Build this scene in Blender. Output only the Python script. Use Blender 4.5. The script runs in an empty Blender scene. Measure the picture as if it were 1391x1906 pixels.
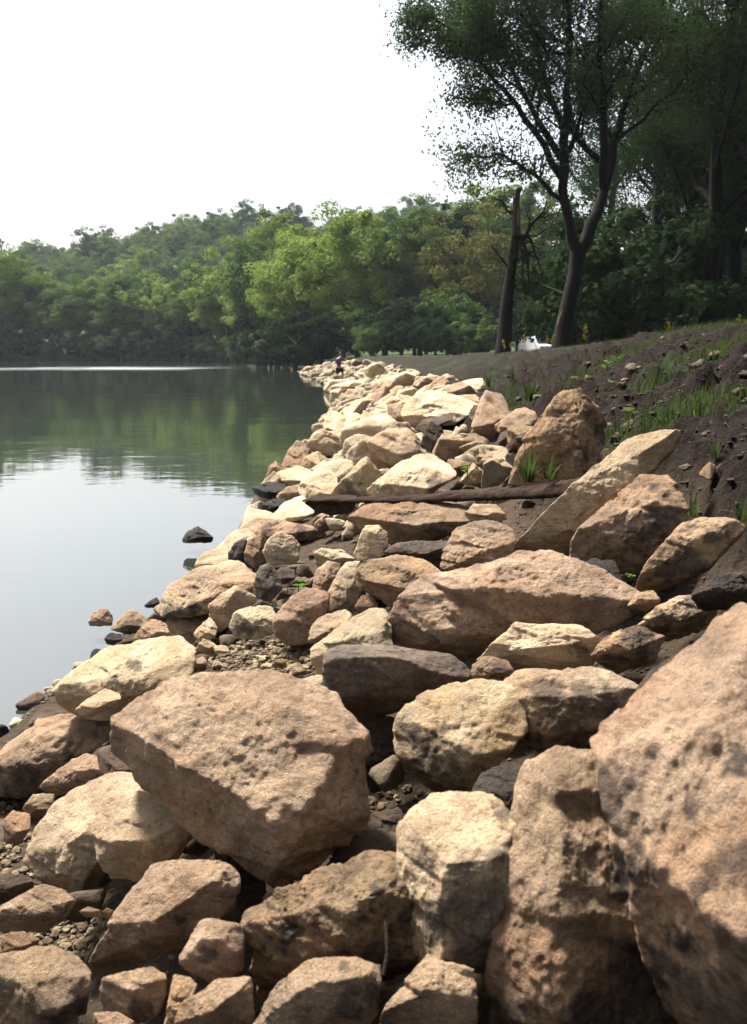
import bpy, bmesh, math, random
import numpy as np
from mathutils import Vector
random.seed(7); RNG = np.random.default_rng(7)
SC = bpy.context.scene; COL = SC.collection
# ------------------------------------------------------------------ camera, sky, sun, exposure
F = 1853.0; IW, IH = 1391.0, 1906.0; HOR = 648.0
CAMZ = 2.0; PITCH = math.atan((IH/2-HOR)/F)
cam = bpy.data.cameras.new('camera'); co = bpy.data.objects.new('camera', cam); COL.objects.link(co)
co.location = (0, 0, CAMZ); co.rotation_euler = (math.pi/2-PITCH, 0, 0)
cam.sensor_fit = 'VERTICAL'; cam.sensor_height = 36.0; cam.lens = 36.0*F/IH
cam.clip_start = 0.05; cam.clip_end = 3000
cam.dof.use_dof = True; cam.dof.focus_distance = 5.0; cam.dof.aperture_fstop = 6.3
SC.camera = co
SUN_AZ, SUN_EL = math.radians(-42), math.radians(56)     # azimuth measured from +Y (ahead) towards +X
w = bpy.data.worlds.new('World'); SC.world = w; w.use_nodes = True
nt = w.node_tree; nt.nodes.clear()
sky = nt.nodes.new('ShaderNodeTexSky'); sky.sky_type = 'NISHITA'; sky.sun_disc = False
sky.sun_elevation = SUN_EL; sky.sun_rotation = SUN_AZ; sky.air_density = 1.0; sky.dust_density = 4.0; sky.ozone_density = 1.0
hs = nt.nodes.new('ShaderNodeHueSaturation'); hs.inputs['Saturation'].default_value = 0.42
bg = nt.nodes.new('ShaderNodeBackground'); bg.inputs[1].default_value = 0.067
wo = nt.nodes.new('ShaderNodeOutputWorld')
nt.links.new(sky.outputs[0], hs.inputs['Color']); nt.links.new(hs.outputs[0], bg.inputs[0]); nt.links.new(bg.outputs[0], wo.inputs[0])
sd = Vector((math.sin(SUN_AZ)*math.cos(SUN_EL), math.cos(SUN_AZ)*math.cos(SUN_EL), math.sin(SUN_EL)))
sl = bpy.data.lights.new('sun', 'SUN'); sl.energy = 5.0; sl.angle = math.radians(11); sl.color = (1.0, 0.96, 0.9)
so = bpy.data.objects.new('sun', sl); COL.objects.link(so); so.rotation_euler = (-sd).to_track_quat('-Z', 'Y').to_euler(); so.location = (-20, 20, 40)
SC.view_settings.view_transform = 'Standard'; SC.view_settings.look = 'None'
SC.view_settings.exposure = 2.0; SC.view_settings.gamma = 1.0; SC.view_settings.use_curve_mapping = False
SC.cycles.use_denoising = True; SC.cycles.max_bounces = 6

# ------------------------------------------------------------------ helpers
FW = np.array([0, math.cos(PITCH), -math.sin(PITCH)]); UP = np.array([0, math.sin(PITCH), math.cos(PITCH)]); RT = np.array([1., 0, 0])
CAMP = np.array([0, 0, CAMZ])
def ray(px, py):
    px = np.asarray(px, float); py = np.asarray(py, float)
    return FW + RT*((px-IW/2)/F)[..., None] - UP*((py-IH/2)/F)[..., None]
def at(px, py, t): return CAMP + ray(px, py)*np.asarray(t, float)[..., None]
def proj(P):
    v = np.asarray(P)-CAMP; t = v@FW
    return IW/2+F*(v@RT)/t, IH/2-F*(v@UP)/t, t

def _h(ix, iy, iz, s):
    n = (ix.astype(np.int64)*374761393 + iy.astype(np.int64)*668265263 + iz.astype(np.int64)*2147483647 + s*1274126177) & 0xffffffff
    n = ((n ^ (n >> 13))*1274126177) & 0xffffffff
    n = ((n ^ (n >> 16))*2246822519) & 0xffffffff
    return (n ^ (n >> 15))
def noise(p, s=0):
    """value-gradient noise, about -1..1"""
    p = np.asarray(p, float); i = np.floor(p); f = p-i; u = f*f*f*(f*(f*6-15)+10); i = i.astype(np.int64); r = 0
    for c in range(8):
        dx, dy, dz = c & 1, (c >> 1) & 1, (c >> 2) & 1
        h = _h(i[:, 0]+dx, i[:, 1]+dy, i[:, 2]+dz, s)
        gx = ((h & 1023)/511.5-1); gy = (((h >> 10) & 1023)/511.5-1); gz = (((h >> 20) & 1023)/511.5-1)
        g = gx*(f[:, 0]-dx)+gy*(f[:, 1]-dy)+gz*(f[:, 2]-dz)
        wt = (u[:, 0] if dx else 1-u[:, 0])*(u[:, 1] if dy else 1-u[:, 1])*(u[:, 2] if dz else 1-u[:, 2])
        r = r+g*wt
    return r*1.4
def fbm(p, octs=4, s=0, gain=.5):
    a, r, fq = 1.0, 0, 1.0
    for k in range(octs): r = r+a*noise(p*fq+k*17.3, s+k); a *= gain; fq *= 2.03
    return r
def cells(p, s=0):
    i = np.floor(p).astype(np.int64); best = np.full(len(p), 9.0)
    for a in (-1, 0, 1):
        for b in (-1, 0, 1):
            for c in (-1, 0, 1):
                j = i+np.array([a, b, c]); h = _h(j[:, 0], j[:, 1], j[:, 2], s)
                q = j+np.stack([(h & 1023)/1023., ((h >> 10) & 1023)/1023., ((h >> 20) & 1023)/1023.], 1)
                best = np.minimum(best, ((q-p)**2).sum(1))
    return np.sqrt(best)
def sstep(a, b, x):
    t = np.clip((x-a)/(b-a), 0, 1); return t*t*(3-2*t)

def mesh_np(name, V, Fc, smooth=True, attrs=None):
    """V (n,3), Fc (m,k) faces of equal size"""
    V = np.asarray(V, np.float32); Fc = np.asarray(Fc, np.int32); k = Fc.shape[1]; m = bpy.data.meshes.new(name)
    m.vertices.add(len(V)); m.vertices.foreach_set('co', V.ravel())
    m.loops.add(Fc.size); m.loops.foreach_set('vertex_index', Fc.ravel())
    m.polygons.add(len(Fc)); m.polygons.foreach_set('loop_start', np.arange(0, Fc.size, k, dtype=np.int32))
    m.polygons.foreach_set('use_smooth', np.full(len(Fc), smooth))
    for nm, val in (attrs or {}).items():
        a = m.attributes.new(nm, 'FLOAT', 'POINT'); a.data.foreach_set('value', np.asarray(val, np.float32))
    m.update(calc_edges=True); m.validate(); return m
def obj(name, me, mat=None, parent=None, loc=None):
    o = bpy.data.objects.new(name, me); COL.objects.link(o)
    if mat is not None and not me.materials: me.materials.append(mat)
    if parent: o.parent = parent
    if loc is not None: o.location = tuple(loc)
    return o
def tag(o, label, cat, group=None):
    o['label'] = label; o['category'] = cat
    if group: o['group'] = group
    return o
def empty(name, loc, rz=0, sc=1.0):
    o = bpy.data.objects.new(name, None); COL.objects.link(o); o.location = tuple(loc); o.rotation_euler = (0, 0, rz)
    o.scale = (sc, sc, sc) if np.isscalar(sc) else sc; return o
def copy_tree(r, loc, rz, sc):
    n = r.copy(); COL.objects.link(n); n.location = tuple(loc); n.rotation_euler = (0, 0, rz); n.scale = (sc, sc, sc) if np.isscalar(sc) else sc
    for c in list(r.children):
        d = c.copy(); COL.objects.link(d); d.parent = n
    return n
class MB:
    def __init__(s): s.V = []; s.F3 = []; s.F4 = []; s.n = 0; s.A = []
    def add(s, V, F, a=0.0):
        V = np.asarray(V, float); Fc = np.asarray(F, int)+s.n
        (s.F3 if Fc.shape[1] == 3 else s.F4).append(Fc); s.V.append(V); s.n += len(V); s.A.append(np.full(len(V), a) if np.isscalar(a) else a)
    def mesh(s, name, smooth=True):
        V = np.concatenate(s.V); fs = []
        if s.F4:
            q = np.concatenate(s.F4); 
            if s.F3: fs.append(np.concatenate(s.F3)); fs.append(q[:, [0, 1, 2]]); fs.append(q[:, [0, 2, 3]]); Fc = np.concatenate(fs)
            else: Fc = q
        else: Fc = np.concatenate(s.F3)
        return mesh_np(name, V, Fc, smooth, {'tint': np.concatenate(s.A)})
    def tube(s, P, R, n=6, a=0.0, cap=True):
        P = np.asarray(P, float); R = np.asarray(R, float); T = np.gradient(P, axis=0); T /= np.linalg.norm(T, axis=1)[:, None]+1e-9
        ref = np.array([0.3, 1, 0.1]) if abs(T[0][1]) < .8 else np.array([1., 0, 0.2])
        A = np.cross(T, ref); A /= np.linalg.norm(A, axis=1)[:, None]; B = np.cross(T, A); th = np.arange(n)*2*math.pi/n
        V = P[:, None]+R[:, None, None]*(A[:, None]*np.cos(th)[None, :, None]+B[:, None]*np.sin(th)[None, :, None])
        L = len(P); i = np.arange(L-1)[:, None]*n; j = np.arange(n)[None]; jn = (j+1) % n
        Fq = np.stack([i+j, i+jn, i+n+jn, i+n+j], -1).reshape(-1, 4)
        s.add(V.reshape(-1, 3), Fq, a)
        if cap:
            s.add(np.concatenate([V[-1], P[-1:]+T[-1:]*R[-1]*.3]), [[q, (q+1) % n, n] for q in range(n)], a)
    def box(s, c, h, M=None, a=0.0):
        q = np.array([[x, y, z] for x in (-1, 1) for y in (-1, 1) for z in (-1, 1)])*np.asarray(h)
        if M is not None: q = q@np.asarray(M).T
        s.add(q+np.asarray(c), [[0, 1, 3, 2], [4, 6, 7, 5], [0, 4, 5, 1], [2, 3, 7, 6], [0, 2, 6, 4], [1, 5, 7, 3]], a)
_ico = {}
def ico(k):
    if k not in _ico:
        b = bmesh.new(); bmesh.ops.create_icosphere(b, subdivisions=k, radius=1.0)
        V = np.array([v.co[:] for v in b.verts]); Fc = np.array([[v.index for v in f.verts] for f in b.faces]); b.free()
        _ico[k] = (V/np.linalg.norm(V, axis=1)[:, None], Fc)
    return _ico[k]

# ------------------------------------------------------------------ materials
class NT:
    def __init__(s, name):
        s.m = bpy.data.materials.new(name); s.m.use_nodes = True; s.t = s.m.node_tree; s.t.nodes.clear()
        s.out = s.t.nodes.new('ShaderNodeOutputMaterial')
    def n(s, ty, **k):
        x = s.t.nodes.new('ShaderNode'+ty)
        for a, v in k.items():
            if a[0] == '_': x.inputs[a[1:].replace('_', ' ')].default_value = v
            else: setattr(x, a, v)
        return x
    def l(s, a, b): s.t.links.new(a, b)
    def noise(s, vec, scale, detail=6, rough=.6, dist=0.0):
        x = s.n('TexNoise', _Scale=scale, _Detail=detail, _Roughness=rough, _Distortion=dist); s.l(vec, x.inputs['Vector']); return x.outputs['Fac']
    def ramp(s, fac, stops):
        x = s.n('ValToRGB'); e = x.color_ramp.elements
        while len(e) < len(stops): e.new(.5)
        for q, (p, c) in zip(e, stops): q.position = p; q.color = (c if not np.isscalar(c) else (c, c, c))[:3] + (1,) if not np.isscalar(c) else (c, c, c, 1)
        s.l(fac, x.inputs[0]); return x.outputs[0]
    def mix(s, fac, a, b, mode='MIX'):
        x = s.n('MixRGB', blend_type=mode)
        for i, v in enumerate((fac, a, b)):
            if hasattr(v, 'is_output'): s.l(v, x.inputs[i])
            elif np.isscalar(v): x.inputs[i].default_value = v
            else: x.inputs[i].default_value = tuple(v)+(1,)
        return x.outputs[0]
    def math(s, op, a, b=0.0, c=0.0):
        x = s.n('Math', operation=op)
        for i, v in enumerate((a, b, c)):
            if hasattr(v, 'is_output'): s.l(v, x.inputs[i])
            else: x.inputs[i].default_value = v
        return x.outputs[0]
    def bsdf(s, col, rough=.9, spec=.2, bump=None, bs=.5, bd=.02, **k):
        p = s.n('BsdfPrincipled'); p.inputs['Specular IOR Level'].default_value = spec
        if hasattr(col, 'is_output'): s.l(col, p.inputs['Base Color'])
        else: p.inputs['Base Color'].default_value = tuple(col)+(1,)
        if hasattr(rough, 'is_output'): s.l(rough, p.inputs['Roughness'])
        else: p.inputs['Roughness'].default_value = rough
        for a, v in k.items(): p.inputs[a.replace('_', ' ')].default_value = v
        if bump is not None:
            b = s.n('Bump', _Strength=bs, _Distance=bd); s.l(bump, b.inputs['Height']); s.l(b.outputs[0], p.inputs['Normal'])
        s.l(p.outputs[0], s.out.inputs[0]); return p
def limestone(name, ca, cb, stain=(.13, .085, .05), samt=.55, pit=.6, rough=.92):
    s = NT(name); tc = s.n('TexCoord'); oi = s.n('ObjectInfo'); off = s.n('VectorMath', operation='SCALE'); off.inputs[3].default_value = 37.0
    cmb = s.n('CombineXYZ'); s.l(oi.outputs['Random'], cmb.inputs[0]); s.l(oi.outputs['Random'], cmb.inputs[2]); s.l(cmb.outputs[0], off.inputs[0])
    ad = s.n('VectorMath', operation='ADD'); s.l(tc.outputs['Object'], ad.inputs[0]); s.l(off.outputs[0], ad.inputs[1]); v = ad.outputs[0]
    n1 = s.noise(v, 3.5, 5, .6, .3); n2 = s.noise(v, 11, 9, .68, .6); n3 = s.noise(v, 60, 8, .75); n4 = s.noise(v, 240, 3, .7)
    ms = s.n('Mapping'); ms.inputs['Scale'].default_value = (1.2, 1.2, 7.0); ms.inputs['Rotation'].default_value = (.25, -.35, 0); s.l(v, ms.inputs[0]); n5 = s.noise(ms.outputs[0], 5, 7, .65, .8)
    base = s.mix(s.ramp(n1, [(.40, 0.0), (.58, 1.0)]), ca, cb)
    base = s.mix(s.math('MULTIPLY', s.ramp(n5, [(.52, 0.0), (.66, 1.0)]), samt), base, tuple(.5*np.array(stain)+.35*np.array(cb)))
    n8 = s.noise(v, 1.7, 5, .65, .6); base = s.mix(s.math('MULTIPLY', s.ramp(n8, [(.47, 0.0), (.60, 1.0)]), .65), base, tuple(np.array(cb)*np.array([1.12, .92, .66])))
    n7 = s.noise(v, 2.3, 7, .72, .4); base = s.mix(s.math('MULTIPLY', s.ramp(n7, [(.50, 0.0), (.62, 1.0)]), .3+.5*samt), base, tuple(.42*np.array(cb)+.02))
    n6 = s.noise(v, 5.5, 6, .7, .5); base = s.mix(s.math('MULTIPLY', s.ramp(n6, [(.52, 0.0), (.66, 1.0)]), samt*1.1), base, tuple(.55*np.array(stain)+.25*np.array(cb)))
    base = s.mix(s.math('MULTIPLY', s.ramp(n2, [(.5, 0.0), (.68, 1.0)]), samt*1.35), base, stain)
    base = s.mix(s.math('MULTIPLY', s.ramp(n3, [(.5, 0.0), (.66, 1.0)]), .75*samt+.2), base, tuple(.55*np.array(stain)))
    base = s.mix(.62, base, s.ramp(n4, [(.3, (.25, .22, .2)), (.7, (.95, .92, .86))]), 'OVERLAY')
    vo = s.n('TexVoronoi', _Scale=26.0, _Randomness=1.0); wv = s.n('VectorMath', operation='ADD'); nz = s.n('TexNoise', _Scale=18.0, _Detail=3.0)
    s.l(v, nz.inputs['Vector']); sc_ = s.n('VectorMath', operation='SCALE'); sc_.inputs[3].default_value = .07; s.l(nz.outputs['Color'], sc_.inputs[0])
    s.l(v, wv.inputs[0]); s.l(sc_.outputs[0], wv.inputs[1]); s.l(wv.outputs[0], vo.inputs['Vector'])
    pm = s.math('MULTIPLY', s.ramp(vo.outputs['Distance'], [(.10, 1.0), (.30, 0.0)]), s.ramp(s.noise(v, 7, 3), [(.45, 0.0), (.6, 1.0)]))
    base = s.mix(s.math('MULTIPLY', pm, pit*.8), base, tuple(.45*np.array(stain)))
    at_ = s.n('Attribute', attribute_name='stain'); sn = s.math('MULTIPLY', at_.outputs['Fac'], s.ramp(n2, [(.25, .75), (.6, 1.0)]))  # blob mask: real lichen and patina, also painted shade of faces and hollows
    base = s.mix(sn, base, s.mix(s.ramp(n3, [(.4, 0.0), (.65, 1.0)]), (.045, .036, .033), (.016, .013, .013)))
    ge = s.n('NewGeometry'); sz = s.n('SeparateXYZ'); s.l(ge.outputs['Position'], sz.inputs[0]); wl = s.ramp(s.math('ADD', s.math('MULTIPLY', sz.outputs[2], 4.0), s.math('MULTIPLY', n2, .25)), [(.20, 1.0), (.38, 0.0)])
    base = s.mix(s.math('MULTIPLY', wl, .8), base, (.02, .016, .011)); rgh = s.math('MULTIPLY_ADD', wl, -.5, rough)
    hv = s.n('HueSaturation'); s.l(base, hv.inputs['Color']); s.l(s.math('MULTIPLY_ADD', oi.outputs['Random'], .36, .87), hv.inputs['Value']); s.l(s.math('MULTIPLY_ADD', s.math('FRACT', s.math('MULTIPLY', oi.outputs['Random'], 7.13)), .012, .4945), hv.inputs['Hue']); hv.inputs['Saturation'].default_value = .88
    h = s.math('ADD', s.math('MULTIPLY', n2, .5), s.math('MULTIPLY', n3, .6)); h = s.math('ADD', h, s.math('MULTIPLY', n5, .5)); h = s.math('ADD', h, s.math('MULTIPLY', n4, .2)); h = s.math('SUBTRACT', h, s.math('MULTIPLY', pm, .35))
    s.bsdf(hv.outputs[0], rgh, .12, h, 1.0, .036); return s.m
ROCKM = {
 'cream': limestone('cream_limestone', (0.445, 0.345, 0.212), (0.326, 0.237, 0.138), (0.169, 0.107, 0.056), .4, .5),
 'white': limestone('pale_limestone', (0.483, 0.397, 0.263), (0.378, 0.288, 0.178), (0.201, 0.137, 0.080), .3, .35),
 'tan': limestone('tan_limestone', (0.364, 0.256, 0.149), (0.251, 0.167, 0.094), (0.106, 0.066, 0.035), .5, .6),
 'pink': limestone('buff_limestone', (0.354, 0.246, 0.156), (0.249, 0.162, 0.099), (0.111, 0.068, 0.043), .5, .5),
 'ochre': limestone('ochre_limestone', (0.294, 0.186, 0.081), (0.226, 0.153, 0.085), (0.061, 0.039, 0.022), .7, .9),
 'grey': limestone('grey_limestone', (.165, .134, .104), (.11, .088, .068), (.045, .036, .028), .6, .5),
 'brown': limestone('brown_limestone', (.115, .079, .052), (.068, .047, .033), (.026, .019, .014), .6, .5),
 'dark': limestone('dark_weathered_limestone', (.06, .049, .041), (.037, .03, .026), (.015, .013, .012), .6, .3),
 'wet': limestone('wet_limestone', (0.026, 0.019, 0.014), (0.014, 0.010, 0.010), (0.005, 0.004, 0.004), .5, .3, .35),
}
def leafmat(name, c1, c2, trans=.3, rnd=.5):
    s = NT(name); a = s.n('Attribute', attribute_name='tint'); oi = s.n('ObjectInfo')
    f = s.math('ADD', s.math('MULTIPLY', a.outputs['Fac'], 1-rnd), s.math('MULTIPLY', oi.outputs['Random'], rnd))
    c = s.mix(f, c1, c2); d = s.n('BsdfDiffuse'); tr = s.n('BsdfTranslucent'); s.l(c, d.inputs[0]); s.l(c, tr.inputs[0])
    m = s.n('MixShader'); m.inputs[0].default_value = trans; s.l(d.outputs[0], m.inputs[1]); s.l(tr.outputs[0], m.inputs[2]); s.l(m.outputs[0], s.out.inputs[0]); return s.m
def bark(name, c1, c2):
    s = NT(name); tc = s.n('TexCoord'); mp = s.n('Mapping'); mp.inputs['Scale'].default_value = (9, 9, 1.6); s.l(tc.outputs['Object'], mp.inputs[0])
    n = s.noise(mp.outputs[0], 2.2, 8, .7, .5); at_ = s.n('Attribute', attribute_name='tint')
    c = s.mix(s.ramp(n, [(.35, 0.0), (.65, 1.0)]), c1, c2); c = s.mix(at_.outputs['Fac'], c, (.075, .055, .042))
    s.bsdf(c, .95, .1, n, .8, .04); return s.m
def plain(name, c, rough=.6, spec=.3, var=.15, sc=20):
    s = NT(name); tc = s.n('TexCoord'); n = s.noise(tc.outputs['Object'], sc, 4, .6)
    s.bsdf(s.mix(n, tuple(np.array(c)*(1-var)), tuple(np.array(c)*(1+var))), rough, spec); return s.m
BARK = bark('dark_bark', (.004, .0034, .003), (.010, .008, .007)); BARKFAR = bark('grey_bark', (.045, .037, .03), (.08, .068, .055))

# ------------------------------------------------------------------ terrain
SHORE = np.array([(-12, -2.3), (0, -2.1), (5.3, -1.95), (7.7, -1.66), (10.2, -1.5), (13.6, -1.65), (16, -1.5), (28, -1.44), (40, -1.6), (55, -2.6), (68, -4.2), (79, -5.8), (84, -6.3), (92, -7.2), (105, -9), (120, -11),
                  (140, -19), (155, -27), (166, -45), (176, -75), (186, -120), (200, -220), (230, -350), (2000, -360)])
KS = np.array([(-12, .42), (10, .42), (21, .385), (60, .31), (80, .25), (100, .16), (140, .07), (2000, .05)])
ZF = np.array([(-12, 2.35), (10, 2.33), (21, 2.06), (40, 1.72), (60, 1.5), (100, 1.2), (160, 1.1), (2000, 1.1)])
shore = lambda y: np.interp(y, SHORE[:, 0], SHORE[:, 1])
def gz(x, y):
    x = np.asarray(x, float); y = np.asarray(y, float); s = x-shore(y); k = np.interp(y, KS[:, 0], KS[:, 1]); zf = np.interp(y, ZF[:, 0], ZF[:, 1])
    a = k*np.maximum(s, 0); sm = .16
    hh = np.clip(.5+.5*(zf-a)/sm, 0, 1); z = zf*(1-hh)+a*hh-sm*hh*(1-hh)
    z = z-.5*sstep(7, 30, s)*sstep(5, 20, y)*(1-sstep(70, 110, y))
    z = np.where(s < 0, np.maximum(.36*s, -1.6), z)
    az = x/np.maximum(y, 1); ridge = np.interp(az, [-.6, -.36, -.28, -.2, -.1, 0, .1, .5], [17, 17, 21, 27, 30, 31, 32, 33])
    return z+ridge*sstep(195, 345, y)*(s > 0)
YS = np.exp(np.linspace(np.log(.9), np.log(420), 900))
def tground(px, py):
    """depth at which the ray through a pixel meets the smooth bank or the water"""
    P = at(np.full(900, float(px)), np.full(900, float(py)), YS); h = np.maximum(gz(P[:, 0], P[:, 1]), 0.0)
    b = np.nonzero(P[:, 2] < h)[0]
    return YS[b[0]] if len(b) else 400.0
def grow(a, b, st, g):
    r = [a]
    while r[-1] < b: r.append(r[-1]+st); st *= g
    return r
ys = np.array(list(np.arange(-4, 9, .055))+grow(9, 900, .055, 1.016)); ss = np.array([-q for q in grow(2.5, 60, .1, 1.16)][::-1]+list(np.arange(-2.44, 7, .055))+grow(7, 760, .07, 1.065))
Y, S_ = np.meshgrid(ys, ss, indexing='ij'); X = shore(Y)+S_; Z = gz(X, Y)
flat = np.stack([X.ravel(), Y.ravel(), 0*X.ravel()], 1); s_ = S_.ravel(); y_ = Y.ravel(); z = Z.ravel().copy()
near = 1-sstep(14, 40, y_); edge = 2.75+.35*noise(flat*.7, 3)+.7*(1-sstep(4.6, 6.2, y_))
rockz = sstep(-.1, .2, s_)*(1-sstep(edge-.25, edge+.15, s_)); soil = np.maximum(sstep(edge-.2, edge+.1, s_)*(1-sstep(5.8, 7.0, s_)), sstep(84, 92, y_))
lump = (fbm(flat*1.3, 3, 5)*.07+(np.abs(noise(flat*3.1, 9))-.35)*.18+fbm(flat*7, 3, 11)*.11)*(1-.75*sstep(4.6, 5.6, s_)*sstep(9, 16, y_))-.04*sstep(4, 5.6, s_)*sstep(9, 16, y_)
nr = (y_ < 26) & (s_ > 1.5) & (s_ < 8); cl = np.zeros(len(s_)); cl[nr] = .16*(.55-cells(flat[nr]*2.6+.4*noise(flat[nr]*3, 77)[:, None], 71))+.07*(.5-cells(flat[nr]*6.5, 72)); lump = lump+cl*(1-.7*sstep(4.8, 5.8, s_))
_gp = at(np.float64(472.), np.float64(1222.), tground(472, 1222)); mound = 1-np.exp(-((flat[:, 0]-_gp[0])/.6)**4-((flat[:, 1]-_gp[1])/.75)**4)     # level floor under the gravel patch
z += near*soil*lump+mound*rockz*(-.13*(1-sstep(16, 60, y_))-.22*(1-sstep(4.0, 8.0, y_)))+near*rockz*fbm(flat*5, 3, 21)*.03+(1-near)*fbm(flat*.25, 3, 2)*.10*sstep(.5, 3, s_)
z = np.where((s_ > 0) & (s_ < 3), np.maximum(z, np.minimum(.03+.06*s_, gz(flat[:, 0], flat[:, 1]))), z)
gr = sstep(5.2, 6.6, s_)+sstep(70, 95, y_)*sstep(1, 2, s_); gr = np.maximum(gr, soil*sstep(.12, .5, fbm(flat*.55+3, 3, 31)+.1*sstep(8, 30, y_))*.5*sstep(edge+.2, edge+.6, s_))
nY, nS = Y.shape; idx = np.arange(nY*nS).reshape(nY, nS)
Fq = np.stack([idx[:-1, :-1], idx[:-1, 1:], idx[1:, 1:], idx[1:, :-1]], -1).reshape(-1, 4)
Fqg = Fq
gm = mesh_np('ground', np.stack([flat[:, 0], flat[:, 1], z], 1), Fq, True, {'soil': soil, 'grass': np.clip(gr, 0, 1)})
s = NT('bank_soil'); tc = s.n('TexCoord'); v = tc.outputs['Object']; so_ = s.n('Attribute', attribute_name='soil').outputs['Fac']; ga = s.n('Attribute', attribute_name='grass').outputs['Fac']
n1 = s.noise(v, 5, 8, .7); n2 = s.noise(v, 38, 8, .75); n3 = s.noise(v, 150, 4, .7)
dirt = s.mix(s.ramp(n2, [(.42, 0.0), (.62, 1.0)]), (.007, .0043, .0032), (.026, .0165, .0115)); dirt = s.mix(s.math('MULTIPLY', s.ramp(n3, [(.58, 0.0), (.68, 1.0)]), .6), dirt, (.12, .085, .055))
grav = s.mix(s.ramp(n2, [(.35, 0.0), (.65, 1.0)]), (.04, .026, .016), (.12, .085, .052)); grav = s.mix(s.math('MULTIPLY', s.ramp(n3, [(.5, 0.0), (.65, 1.0)]), .5), grav, (.17, .13, .085))
c = s.mix(so_, grav, dirt); c = s.mix(ga, c, s.mix(n2, (.014, .026, .008), (.045, .07, .02)))
s.bsdf(c, .97, .1, s.math('ADD', s.math('MULTIPLY', n1, .6), n2), 1.0, .10)
g = obj('ground', gm, s.m); g['kind'] = 'structure'
# river
wv = MB(); yy = np.array([-12, 0, 5, 20, 60, 120, 200, 420.]); wm = mesh_np('river', [(-500, -14, 0), (30, -14, 0), (30, 420, 0), (-500, 420, 0)], [[0, 1, 2, 3]], False)
s = NT('river_water'); tc = s.n('TexCoord'); mp = s.n('Mapping'); mp.inputs['Scale'].default_value = (.5, 1.0, 1); s.l(tc.outputs['Object'], mp.inputs[0]); v = mp.outputs[0]
na = s.noise(v, 2.6, 3, .55, .4); nb = s.noise(v, .35, 4, .5); big = s.noise(v, .045, 3, .6)
sx = s.n('SeparateXYZ'); s.l(tc.outputs['Object'], sx.inputs[0])
def band(a, b, c, d): return s.math('MULTIPLY', s.ramp(s.math('DIVIDE', sx.outputs[1], 200.0), [(a/200, 0.0), (b/200, 1.0)]), s.ramp(s.math('DIVIDE', sx.outputs[1], 200.0), [(c/200, 1.0), (d/200, 0.0)]))
patch = s.math('MULTIPLY', band(86, 98, 104, 116), s.ramp(s.math('DIVIDE', sx.outputs[0], -60.0), [(.18, 0.0), (.30, 1.0)]))     # a breeze-ruffled strip far across
patch = s.math('MULTIPLY', patch, s.ramp(s.noise(v, .12, 3, .6), [(.38, 0.0), (.55, 1.0)]))
h = s.math('ADD', s.math('MULTIPLY', na, .010), s.math('MULTIPLY', nb, .05)); h = s.math('MULTIPLY', h, s.math('ADD', s.ramp(big, [(.4, .25), (.65, .9)]), s.math('MULTIPLY', patch, 1.5)))
p = s.bsdf((.016, .02, .015), s.math('MULTIPLY_ADD', patch, .30, .02), .5, h, .55, 1.0); p.inputs['IOR'].default_value = 2.2
r = obj('river', wm, s.m); r['kind'] = 'structure'

# ------------------------------------------------------------------ rocks
def hull_planes(P):
    b = bmesh.new()
    for q in P: b.verts.new(q)
    b.verts.ensure_lookup_table(); res = bmesh.ops.convex_hull(b, input=b.verts[:], use_existing_faces=False)
    bmesh.ops.recalc_face_normals(b, faces=b.faces[:]); N = []; D = []; A = []
    for f in b.faces:
        if f.calc_area() > 1e-9: N.append(f.normal[:]); D.append(f.normal.dot(f.verts[0].co)); A.append(f.calc_area())
    b.free(); N = np.array(N); D = np.array(D); sg = np.sign(D); return N*sg[:, None], np.abs(D), np.array(A)
def merge_planes(P, N, D, A, K, keep):
    """gather the hull's many small faces into K broad fracture planes"""
    c = [int(A.argmax())]
    while len(c) < min(K, len(N)):
        d = 1-(N@N[c].T).max(1); c.append(int((d*np.sqrt(A)).argmax()))
    M = N[c].copy()
    for _ in range(6):
        l = (N@M.T).argmax(1)
        for k in range(len(M)):
            v = (N[l == k]*A[l == k, None]).sum(0); q = np.linalg.norm(v)
            if q > 1e-9: M[k] = v/q
    l = (N@M.T).argmax(1); sup = (P@M.T).max(0); mean = np.array([np.average(D[l == k], weights=A[l == k]) if (l == k).any() else sup[k] for k in range(len(M))])
    Dm = keep*sup+(1-keep)*np.minimum(mean, sup); ok = Dm > 1e-3; ax_ = np.concatenate([np.eye(3), -np.eye(3)]); return np.concatenate([M[ok], ax_]), np.concatenate([Dm[ok], (P@ax_.T).max(0)])
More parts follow.
